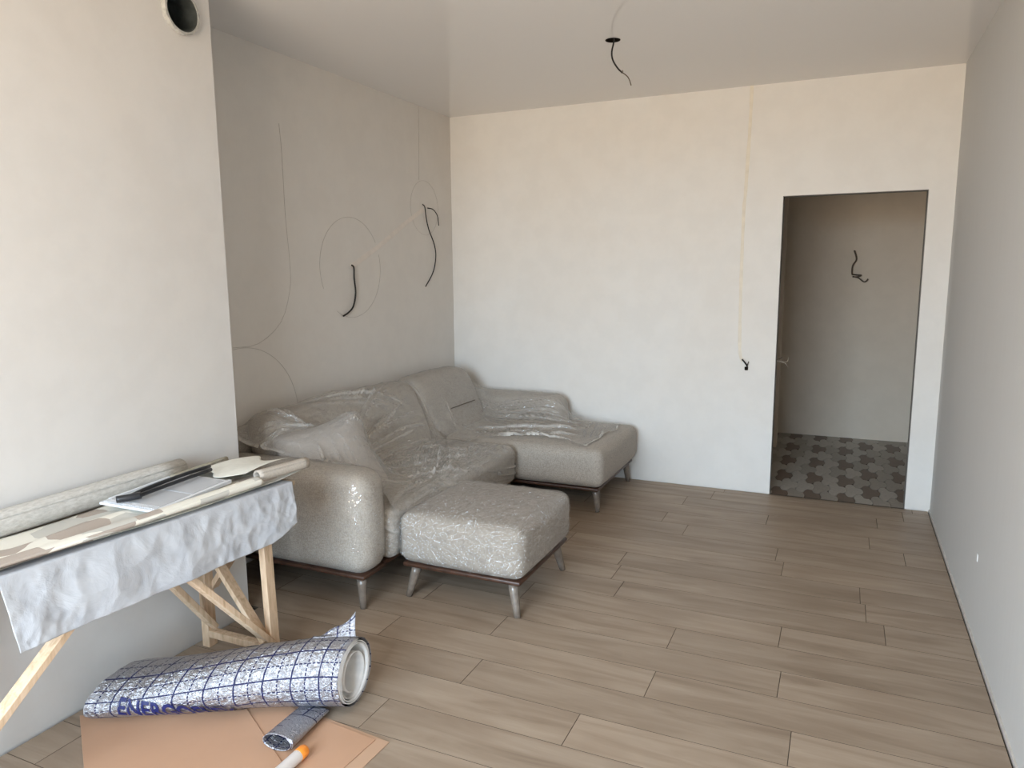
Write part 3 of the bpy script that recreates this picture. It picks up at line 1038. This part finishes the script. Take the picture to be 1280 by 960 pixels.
def sheet(name, ys, prof, mat, thick=0.0, disp=None, uvs=(1, 1), label=None, cat=None, closed=False):
    """ruled sheet: prof(y, s) -> (x, z) for s in [0,1]; ys along the table"""
    nS = prof.n
    vs, fs, uv = [], [], []
    for i, y in enumerate(ys):
        for k in range(nS + 1):
            s_ = k / nS
            x, z, yy = prof(y, s_)
            vs.append((x, yy, z))
            uv.append((y, s_ * prof.width))
    W_ = nS + 1
    for i in range(len(ys) - 1):
        for k in range(nS):
            fs.append((i * W_ + k, i * W_ + k + 1, (i + 1) * W_ + k + 1, (i + 1) * W_ + k))
    V = np.array(vs)
    if disp is not None:
        V = disp(V, np.array(uv))
    o = mesh_obj(name, V, fs, mat, None, True)
    lay = o.data.uv_layers.new(name='UVMap')
    li = np.zeros(len(o.data.loops), int)
    o.data.loops.foreach_get('vertex_index', li)
    lay.data.foreach_set('uv', np.array(uv)[li].astype(np.float32).ravel())
    if thick:
        md = o.modifiers.new('thickness', 'SOLIDIFY')
        md.thickness = thick
        md.offset = 1
    if label:
        tag(o, label, cat)
    return o


# white backing paper hanging over the front edge
def prof_white(y, s_):
    drop = 0.235 - 0.02 * (y - 1.2) - 0.045 * max(0, (y - 2.12) / 0.127)
    flat = 0.10
    d_ = s_ * (flat + 0.235)
    if d_ < flat:
        return FX(y) - flat + d_ + 0.004, 0.7425, y
    f_ = (d_ - flat) / 0.235
    z = 0.7425 - f_ * drop
    x = FX(y) + 0.006 + 0.010 * math.sin(f_ * 2.0) + 0.004
    yy = y + 0.03 * f_ * max(0.0, min(1.0, (1.5 - y) / 0.33))
    return x, z, yy


prof_white.n, prof_white.width = 80, 0.33


def crumple(V, uv):
    a, b = V[:, 1], V[:, 2]
    hang = np.clip((0.745 - b) / 0.05, 0, 1)
    rp = np.random.default_rng(21)

    def facets(cnt, aniso):
        pts = np.stack([rp.uniform(1.1, 2.3, cnt), rp.uniform(0.45, 0.8, cnt)], 1)
        best = np.full(len(a), 9.0)
        for q in pts:
            best = np.minimum(best, np.hypot((a - q[0]), (b - q[1]) * aniso))
        return best
    n_ = 0.004 * vnoise(a * 4 + b * 3 + 5, b * 4 + 4, 31) + 0.13 * (facets(60, 0.7) - 0.04) + 0.12 * (facets(420, 0.8) - 0.015) * np.clip(0.6 + vnoise(a * 4 + 8, b * 6 + 3, 36), 0, 1.4)
    V[:, 0] += hang * np.clip(n_ + 0.006, -0.001, 1)
    return V


sheet('hanging_paper', np.linspace(1.17, 2.247, 240), prof_white, M['paper_white'], 0.0004, crumple, label='crumpled white paper sheet hanging over the table edge', cat='paper sheet')


# patterned wallpaper lying on top
def prof_pat(y, s_):
    x0, x1 = -2.395, FX(y) - 0.01
    x = x0 + (x1 - x0) * s_
    z = 0.747 + 0.010 * math.exp(-((s_ - 0.62 - 0.12 * math.sin(y * 3)) / 0.10) ** 2) + 0.004 * math.sin(y * 7 + s_ * 5) + 0.006
    yy = y
    if y > 2.2:
        z += 0.02 * (s_ - 0.2) * (y - 2.2) / 0.1
        yy = y + 0.05 * math.sin(s_ * 6 + 1) * (y - 2.2) / 0.1
    return x, z, yy


prof_pat.n, prof_pat.width = 30, 0.38
sheet('wallpaper_sheet', np.linspace(0.95, 2.31, 110), prof_pat, M['wallpaper'], 0.0006, label='patterned wallpaper sheet in cream, grey and brown lying on the table', cat='wallpaper')


# flattened wallpaper strip rolled along the front edge
def prof_roll(y, s_):
    a = s_ * 2 * math.pi * 1.18 - 0.5
    f_ = max(0.0, (y - 1.2) / 1.13)
    rx, rz = 0.027 - 0.004 * f_, 0.009 + 0.010 * f_
    g_ = 1 + 0.10 * s_
    cx = FX(y) - 0.014 + 0.010 * f_ + 0.006 * math.sin(y * 5)
    cz = 0.7625 + rz + 0.002
    return cx + rx * g_ * math.cos(a), cz + rz * g_ * math.sin(a), y + (0.012 * math.cos(a) if y > 2.3 else 0)


prof_roll.n, prof_roll.width = 28, 0.16
sheet('wallpaper_strip', np.linspace(0.95, 2.10, 90), prof_roll, M['wallpaper'], 0.0006, label='loosely rolled patterned wallpaper strip along the front edge of the table', cat='wallpaper')


# torn cream offcut at the far end
def prof_cream(y, s_):
    x0, x1 = -2.36, -2.13
    x = x0 + (x1 - x0) * s_
    z = 0.775 + 0.015 * math.sin((y - 2.05) * 9) + 0.012 * s_
    return x, z, y + 0.04 * math.sin(s_ * 7) + 0.03 * s_


prof_cream.n, prof_cream.width = 20, 0.25
sheet('wallpaper_offcut', np.linspace(2.075, 2.34, 26), prof_cream, M['cream_paper'], 0.0006, label='torn cream wallpaper offcut at the far end of the table', cat='wallpaper')

# long embossed roll against the pier
def coil(name, a, b, r, turns, th, mat, label, cat, seg=30, gap=0.0015):
    a, b = Vector(a), Vector(b)
    d = (b - a).normalized()
    s_ = d.cross(Vector((0, 0, 1))).normalized()
    u_ = s_.cross(d)
    N = int(turns * seg)
    vs, fs = [], []
    stations = [a.lerp(b, k / 10) for k in range(11)]
    for p in stations:
        for i in range(N + 1):
            an = 2 * math.pi * i / seg + 0.6
            rr_ = r - (th + gap) * i / seg
            vs.append(p + rr_ * (math.cos(an) * s_ + math.sin(an) * u_))
    for k in range(len(stations) - 1):
        for i in range(N):
            fs.append((k * (N + 1) + i, k * (N + 1) + i + 1, (k + 1) * (N + 1) + i + 1, (k + 1) * (N + 1) + i))
    o = mesh_obj(name, vs, fs, mat, None, True)
    md = o.modifiers.new('thickness', 'SOLIDIFY')
    md.thickness = th
    md.offset = 1
    tag(o, label, cat)
    return o


coil('wallpaper_roll', (-2.430, 0.95, 0.789), (-2.428, 2.085, 0.789), 0.0455, 5, 0.0009, M['wallpaper_roll'], 'long embossed grey wallpaper roll lying against the pier', 'wallpaper roll')
coil('wallpaper_roll', (-2.362, 1.97, 0.783), (-2.392, 2.29, 0.783), 0.016, 3, 0.0008, M['olive'], 'thin olive grey wallpaper roll end behind the black tool', 'wallpaper roll', 18)

coil('wallpaper_roll', (-2.044, 2.105, 0.797), (-2.003, 2.345, 0.797), 0.0235, 2.4, 0.0008, M['taupe'], 'short taupe wallpaper roll end jutting past the table corner', 'wallpaper roll', 22)

# white ribbed tray
tray = empty('ribbed_tray', (-2.232, 1.855, 0.772))
tray.rotation_euler = (math.radians(0.5), math.radians(2.0), math.radians(5.5))
tag(tray, 'white plastic ribbed tray lying on the patterned wallpaper', 'tray')


def tray_box(nm, x0, x1, y0, y1, z0, z1, mat):
    bm = bmesh.new()
    bm_box(bm, x0, x1, y0, y1, z0, z1)
    bmesh.ops.bevel(bm, geom=list(bm.edges), offset=min(0.0012, (z1 - z0) * .3), segments=1, affect='EDGES')
    o = bm_obj(nm, bm, mat)
    o.parent = tray
    return o


tray_box('body', -.127, .127, -.187, .187, .006, .015, M['white_plastic'])
tray_box('panel', -.110, .105, -.150, -.005, .0152, .0172, M['grey_plastic'])
tray_box('panel', -.110, .105, .003, .172, .0152, .0172, M['grey_plastic'])
tray_box('rim', .112, .127, -.187, .187, .0152, .019, M['white_plastic'])
tray_box('rim', -.127, -.116, -.150, .187, .0152, .019, M['white_plastic'])
rib_me = None
for k in range(24):
    if rib_me is None:
        o = tray_box('rib', -.0022, .0022, -.180, -.155, .0152, .0195, M['white_plastic'])
        rib_me = o.data
    else:
        o = add('rib', rib_me, tray)
    o.location = (-.112 + k * 0.0094, 0, 0)

# black long-armed tool on the tray
tool = empty('black_tool', (-2.25, 1.72, 0.80))
tag(tool, 'long black plastic two-armed tool lying across the ribbed tray', 'tool')
tube('arm', [(-2.245, 1.70, .808), (-2.262, 1.80, .812), (-2.285, 1.97, .812), (-2.300, 2.115, .808)], 0.0075, M['black_plastic'], tool, 8, 5)
tube('arm', [(-2.225, 1.70, .806), (-2.232, 1.80, .808), (-2.245, 1.94, .808), (-2.262, 2.085, .806)], 0.0075, M['black_plastic'], tool, 8, 5)
tube('hinge', [(-2.262, 1.665, .806), (-2.236, 1.695, .808), (-2.222, 1.73, .808)], 0.0125, M['black_plastic'], tool, 10, 4)

# ================================================================== FOIL ROLL, BOARDS, TUBE ON THE FLOOR
def board_sheet(name, pts, z0, z1, mat, label, curl=0.0):
    bm = bmesh.new()
    a = [bm.verts.new((x, y, z0)) for x, y in pts]
    b = [bm.verts.new((x, y, z1)) for x, y in pts]
    bm.faces.new(a[::-1])
    bm.faces.new(b)
    n_ = len(pts)
    for i in range(n_):
        bm.faces.new((a[i], a[(i + 1) % n_], b[(i + 1) % n_], b[i]))
    bmesh.ops.bevel(bm, geom=list(bm.edges), offset=0.0008, segments=1, affect='EDGES')
    return tag(bm_obj(name, bm, mat), label, 'board')


board_sheet('underlay_board', [(-1.324, 1.893), (-1.345, 1.35), (-1.95, 1.39), (-1.93, 1.945)], 0.0005, 0.0035, M['card_light'], 'pale peach underlay board with its corner sticking out lowest in the pile')
board_sheet('underlay_board', [(-1.372, 1.880), (-1.405, 1.36), (-1.93, 1.40), (-1.90, 1.925)], 0.0040, 0.0075, M['card'], 'middle peach underlay board of the pile, beneath the orange-capped tube')
board_sheet('underlay_board', [(-2.425, 1.563), (-1.905, 1.838), (-1.35, 1.53), (-1.83, 1.17)], 0.0080, 0.0110, M['card'], 'large peach underlay board on top of the pile, under the foil roll')

# foil roll: cross-sections run from a squashed end to a round one
ZB = 0.0125
EA = dict(c=(-2.315, 1.665), th=0.03, a=.165, b=.078)
EB = dict(c=(-1.545, 2.012), th=0.10, a=.118, b=.124)


def roll_pt(u, an, inset=0.0):
    """u in [0,1] along the roll; an: angle round it, 0 at the back, pi/2 on top"""
    f_ = u * u * (3 - 2 * u)
    g_ = lambda k: EA[k] + (EB[k] - EA[k]) * f_
    cx = EA['c'][0] + (EB['c'][0] - EA['c'][0]) * u
    cy = EA['c'][1] + (EB['c'][1] - EA['c'][1]) * u + 0.02 * math.sin(math.pi * u)
    a, b, th = g_('a') - inset, g_('b') - inset, g_('th')
    n_ = (-math.sin(th), math.cos(th))
    c_, s_ = math.cos(an), math.sin(an)
    lift = 0.010 * f_
    return Vector((cx + n_[0] * a * c_, cy + n_[1] * a * c_, ZB + lift + g_('b') + b * s_))


RL = 0.86                    # printed length
frol = empty('foil_roll', (-1.93, 1.84, ZB))
tag(frol, 'large silver foil underlay roll with navy grid print and brand name', 'foil roll')


def roll_skin(name, a0, a1, inset0, inset1, mat, nU=90, nA=80, crinkle=0.0025, u1=1.0, vofs=0.0):
    vs, fs, uv = [], [], []
    for i in range(nU + 1):
        u = u1 * i / nU
        for k in range(nA + 1):
            t_ = k / nA
            an = a0 + (a1 - a0) * t_
            p = roll_pt(u, an, inset0 + (inset1 - inset0) * t_)
            vs.append(p)
            uv.append((u * RL + 0.012, (an - vofs) * 0.128))
    V = np.array([tuple(v) for v in vs])
    UV = np.array(uv)
    C = np.array([tuple(roll_pt(i / nU * u1, 0) * 0.5 + roll_pt(i / nU * u1, math.pi) * 0.5) for i in range(nU + 1) for _ in range(nA + 1)])
    d = V - C
    d /= np.linalg.norm(d, axis=1, keepdims=True)
    dent = crinkle * (vnoise(UV[:, 0] * 14 + 40, UV[:, 1] * 14 + 40, 51) + 0.6 * (1 - 2 * np.abs(vnoise(UV[:, 0] * 34 + 40, UV[:, 1] * 30 + 40, 52))))
    dent *= np.clip((V[:, 2] - 0.03) / 0.03, 0, 1)
    V = V + d * dent[:, None]
    W_ = nA + 1
    for i in range(nU):
        for k in range(nA):
            fs.append((i * W_ + k, (i + 1) * W_ + k, (i + 1) * W_ + k + 1, i * W_ + k + 1))
    o = mesh_obj(name, V, fs, mat, None, True)
    lay = o.data.uv_layers.new(name='UVMap')
    li = np.zeros(len(o.data.loops), int)
    o.data.loops.foreach_get('vertex_index', li)
    lay.data.foreach_set('uv', UV[li].astype(np.float32).ravel())
    under(o, frol)
    return o


VOFS = 3.60                  # angle where v = 0 on the print
roll_skin('foil_face', 1.25, 1.25 + 2 * math.pi, 0.0, 0.0035, M['foil'], vofs=VOFS)
inner = roll_skin('foam_layer', 1.25, 1.25 + 2 * math.pi * 2.35, 0.0090, 0.026, M['foam'], 60, 150, 0.0, 1.0)
md = inner.modifiers.new('thickness', 'SOLIDIFY')
md.thickness = 0.0028
md.offset = 0
# loose innermost wrap
vs, fs = [], []
for i in range(31):
    u = 0.35 + 0.638 * i / 30
    for k in range(41):
        t_ = k / 40
        an = 2.4 + 1.35 * 2 * math.pi * t_
        q = roll_pt(u, an, 0.030 + 0.030 * t_)
        q.y += 0.008
        q.z -= 0.012
        vs.append(q)
for i in range(30):
    for k in range(40):
        fs.append((i * 41 + k, (i + 1) * 41 + k, (i + 1) * 41 + k + 1, i * 41 + k + 1))
o = under(mesh_obj('inner_wrap', vs, fs, M['foam'], None, True), frol)
md = o.modifiers.new('thickness', 'SOLIDIFY')
md.thickness = 0.0025
# flap peeling up at the open end
vs, fs, uv = [], [], []
for i in range(25):
    t_ = i / 24
    u = 0.80 + 0.20 * t_
    for k in range(15):
        s_ = k / 14
        base = roll_pt(u, 1.45 + 0.0 * s_, -0.001)
        hgt = (0.075 * t_ ** 2.0) * s_ + 0.006 * math.sin(t_ * 9 + s_ * 4) * s_
        vs.append(base + Vector((-0.035 * s_ * t_ + 0.012 * s_ * s_ * t_, 0.035 * s_ * t_ + 0.02 * s_ * (1 - t_), hgt + 0.003)))
        uv.append((u * RL + 0.012, (1.45 - VOFS) * 0.128 + s_ * 0.09))
for i in range(24):
    for k in range(14):
        fs.append((i * 15 + k, (i + 1) * 15 + k, (i + 1) * 15 + k + 1, i * 15 + k + 1))
o = mesh_obj('loose_flap', vs, fs, M['foil'], None, True)
lay = o.data.uv_layers.new(name='UVMap')
li = np.zeros(len(o.data.loops), int)
o.data.loops.foreach_get('vertex_index', li)
lay.data.foreach_set('uv', np.array(uv)[li].astype(np.float32).ravel())
md = o.modifiers.new('thickness', 'SOLIDIFY')
md.thickness = 0.0015
under(o, frol)


# brand name printed round the roll
def wrap_text(name, body, size, u0, v0, slant, bold, parent, mat, xs=1.0):
    cu = bpy.data.curves.new(name, 'FONT')
    cu.body = body
    cu.size = size
    cu.offset = bold
    cu.resolution_u = 3
    to = bpy.data.objects.new(name, cu)
    COL.objects.link(to)
    bpy.context.view_layer.update()
    me = bpy.data.meshes.new_from_object(to.evaluated_get(bpy.context.evaluated_depsgraph_get()))
    bpy.data.objects.remove(to)
    bm = bmesh.new()
    bm.from_mesh(me)
    bmesh.ops.triangulate(bm, faces=bm.faces)
    bmesh.ops.subdivide_edges(bm, edges=[e for e in bm.edges if e.calc_length() > 0.012], cuts=2)
    for v in bm.verts:
        x, y = v.co.x * xs, v.co.y
        u_m = u0 + x
        v_m = v0 + x * math.tan(slant) + y
        an = VOFS - 0 + (-(v_m) / 0.128)
        v.co = roll_pt(u_m / RL, an, -0.0042)
    return bm_obj(name, bm, mat, parent)


wrap_text('brand_lettering', 'ENERGOFLEX', 0.125, 0.112, 0.034, -0.37, 0.0035, frol, M['navy'], 0.47)

# rolled foil offcut poking out underneath
def offcut():
    a, b = Vector((-1.664, 1.925, 0.0)), Vector((-1.632, 1.695, 0.0))
    d = (b - a).normalized()
    n_ = Vector((-d.y, d.x, 0))
    vs, fs, uv = [], [], []
    for i in range(31):
        t_ = i / 30
        p = a.lerp(b, t_)
        for k in range(49):
            s_ = k / 48
            an = -0.5 + s_ * 2 * math.pi * 1.2
            rx, rz = 0.058 - 0.008 * s_, 0.0085 + 0.0195 * t_ ** 0.8 - 0.0015 * s_
            vs.append(p + n_ * rx * math.cos(an) + Vector((0, 0, 0.0135 + rz + rz * math.sin(an))))
            uv.append((t_ * 0.27, s_ * 0.38))
    for i in range(30):
        for k in range(48):
            fs.append((i * 49 + k, (i + 1) * 49 + k, (i + 1) * 49 + k + 1, i * 49 + k + 1))
    o = mesh_obj('foil_offcut', vs, fs, M['foil'], None, True)
    lay = o.data.uv_layers.new(name='UVMap')
    li = np.zeros(len(o.data.loops), int)
    o.data.loops.foreach_get('vertex_index', li)
    lay.data.foreach_set('uv', np.array(uv)[li].astype(np.float32).ravel())
    md = o.modifiers.new('thickness', 'SOLIDIFY')
    md.thickness = 0.0018
    return tag(o, 'small flattened foil offcut poking out from under the big roll', 'foil offcut')


offcut()

# tube with an orange cap
tu = empty('sealant_tube', (-1.57, 1.70, 0.0285))
tag(tu, 'white plastic tube with an orange cap lying on the peach board', 'tube')


def lathe(name, a, b, prof, mat, parent, seg=24):
    a, b = Vector(a), Vector(b)
    d = (b - a)
    s_ = d.cross(Vector((0, 0, 1))).normalized()
    u_ = s_.cross(d).normalized()
    vs, fs = [], []
    for t_, r in prof:
        for k in range(seg):
            an = 2 * math.pi * k / seg
            vs.append(a + d * t_ + r * (math.cos(an) * s_ + math.sin(an) * u_))
    for i in range(len(prof) - 1):
        for k in range(seg):
            k2 = (k + 1) % seg
            fs.append((i * seg + k, i * seg + k2, (i + 1) * seg + k2, (i + 1) * seg + k))
    fs.append(tuple(range(seg))[::-1])
    fs.append(tuple((len(prof) - 1) * seg + k for k in range(seg)))
    return under(mesh_obj(name, vs, fs, mat, None, True), parent)


TA, TBp = (-1.53, 1.44, 0.0315), (-1.535, 1.72, 0.0285)
lathe('body', TA, TBp, [(0, .012), (.01, .019), (.05, .02), (.86, .02), (.885, .0195)], M['tube_white'], tu)
lathe('cap', TA, TBp, [(.86, .0185), (.87, .0208), (.965, .0206), (.99, .018), (1.0, .012)], M['orange_plastic'], tu)

# ================================================================== CABLES, VENT, MARKS
def cable(name, pts, r, mat, label, cat='cable', n=6):
    o = tube(name, pts, r, mat, None, 8, n)
    return tag(o, label, cat)


wx = XL + 0.006
cable('wall_cable', [(XL + .001, 3.962, 1.622), (XL + .02, 3.960, 1.605), (XL + .02, 3.959, 1.537), (XL + .016, 3.974, 1.443), (XL + .016, 3.942, 1.356), (XL + .014, 3.889, 1.318), (XL + .014, 3.837, 1.300)], 0.0056, M['wire'], 'thick black cable hanging from the wall inside the large pencil circle')
cable('wall_cable', [(XL + .001, 4.868, 2.075), (XL + .018, 4.872, 2.055), (XL + .018, 4.889, 1.979), (XL + .02, 4.92, 1.891), (XL + .02, 4.998, 1.78), (XL + .018, 5.018, 1.683), (XL + .016, 4.976, 1.572), (XL + .014, 4.863, 1.464)], 0.0042, M['wire'], 'long wavy black cable hanging beside the wall corner above the sofa')
cable('wall_cable', [(XL + .001, 4.94, 2.053), (XL + .016, 4.999, 2.045), (XL + .018, 5.058, 2.001), (XL + .016, 5.079, 1.929)], 0.0034, M['wire'], 'short bent black cable stub beside the long wavy cable')

cc = empty('ceiling_cable', (HOLE[0], HOLE[1], H))
tag(cc, 'black cable with stripped end hanging from the ceiling hole', 'cable')
YC = HOLE[1]
tube('cable_sheath', [(-1.19, YC, H + .06), (-1.188, YC, 2.775), (-1.199, YC, 2.72), (-1.193, YC, 2.679), (-1.166, YC, 2.635), (-1.139, YC, 2.608)], 0.0045, M['wire'], cc)
tube('wire_core', [(-1.141, YC, 2.611), (-1.113, YC, 2.588), (-1.100, YC, 2.566), (-1.091, YC, 2.539)], 0.0028, M['wire_brown'], cc)
tube('wire_core', [(-1.141, YC, 2.608), (-1.135, YC - .005, 2.613), (-1.138, YC - .008, 2.620)], 0.002, M['wire_brown'], cc)

sc_ = empty('socket_cable', (-0.602, YB, 0.9))
tag(sc_, 'black cable stub poking from a small hole in the cream wall', 'cable')
tube('cable_sheath', [(-0.600, YB - .001, .890), (-0.597, YB - .012, .905), (-0.612, YB - .022, .930), (-0.631, YB - .026, .953)], 0.0055, M['wire'], sc_)
tube('wire_core', [(-0.598, YB - .006, .902), (-0.592, YB - .014, .920), (-0.587, YB - .018, .938)], 0.003, M['wire'], sc_)
rbox('cable_loop', (-0.602, YB - .006, .887), (.024, .012, .026), .006, M['hole_black'], sc_, 3, 2)

yh = YH - 0.03
hc = empty('hallway_cable', (0.05, YH, 1.5))
tag(hc, 'brown curled cables sticking out of the far hallway wall', 'cable')
tube('cable_sheath', [(0.06, YH - .001, 1.515), (0.047, yh, 1.526), (0.049, yh, 1.597), (0.076, yh, 1.654), (0.055, yh, 1.733)], 0.007, M['wire_brown'], hc)
tube('cable_sheath', [(0.05, YH - .001, 1.515), (0.08, yh, 1.514), (0.125, yh, 1.510), (0.09, yh, 1.497), (0.052, yh, 1.497)], 0.006, M['wire_brown'], hc)
tube('cable_sheath', [(0.055, YH - .001, 1.50), (0.102, yh, 1.486), (0.143, yh, 1.454), (0.165, yh, 1.456), (0.181, yh, 1.478)], 0.006, M['wire_brown'], hc)

yz = YB + .115
dc = empty('doorway_cable', (-0.40, yz, .93))
tag(dc, 'pale split cable ends sticking out inside the doorway edge', 'cable')
tube('cable_sheath', [(-0.4095, YB + .07, .945), (-0.385, YB + .08, .940), (-0.352, YB + .085, .932), (-0.338, YB + .085, .945), (-0.336, YB + .08, .965)], 0.0025, M['wire_pale'], dc)
tube('cable_sheath', [(-0.4095, YB + .07, .940), (-0.38, YB + .08, .932), (-0.352, YB + .09, .920), (-0.335, YB + .085, .898)], 0.0025, M['wire_pale'], dc)
tube('cable_sheath', [(-0.4095, YB + .07, .950), (-0.39, YB + .08, .955), (-0.375, YB + .085, .965)], 0.0025, M['wire_brown'], dc)

# ventilation pipe stub in the pier
vp = empty('vent_pipe', (XP, VC[0], VC[1]))
tag(vp, 'grey round ventilation pipe end set in the pier under the ceiling', 'vent pipe')


def ringx(name, r0, r1, x0, x1, mat, parent, seg=48, jag=0.0):
    vs, fs = [], []
    for k in range(seg):
        an = 2 * math.pi * k / seg
        j_ = jag * math.sin(k * 2.3) * math.sin(k * 0.9)
        for r, x in ((r0, x0), (r1, x0), (r1 + j_, x1), (r0, x1)):
            vs.append((x, VC[0] + r * math.cos(an), VC[1] + r * math.sin(an)))
    for k in range(seg):
        for q in range(4):
            fs.append((k * 4 + q, k * 4 + (q + 1) % 4, ((k + 1) % seg) * 4 + (q + 1) % 4, ((k + 1) % seg) * 4 + q))
    return under(mesh_obj(name, vs, fs, mat, None, False), parent)


ringx('pipe_collar', VR - .003, VR + .006, XP - .02, XP + .022, M['pipe'], vp, jag=.003)
ringx('pipe_lining', VR - .007, VR - .003, XP - .26, XP + .020, M['pipe_dark'], vp)
vs = [(XP - .255, VC[0] + (VR - .005) * math.cos(2 * math.pi * k / 32), VC[1] + (VR - .005) * math.sin(2 * math.pi * k / 32)) for k in range(32)]
under(mesh_obj('pipe_bottom', vs + [(v[0] - .01, v[1], v[2]) for v in vs],
               [tuple(range(32)), tuple(range(63, 31, -1))] + [(k, 32 + k, 32 + (k + 1) % 32, (k + 1) % 32) for k in range(32)], M['hole_black']), vp)

# filler dab on the right wall
rbox('filler_dab', (XR - .001, 3.557, .342), (.004, .022, .034), .0019, M['patch_white'], bpy.data.objects['wall_right'], 2, 2)
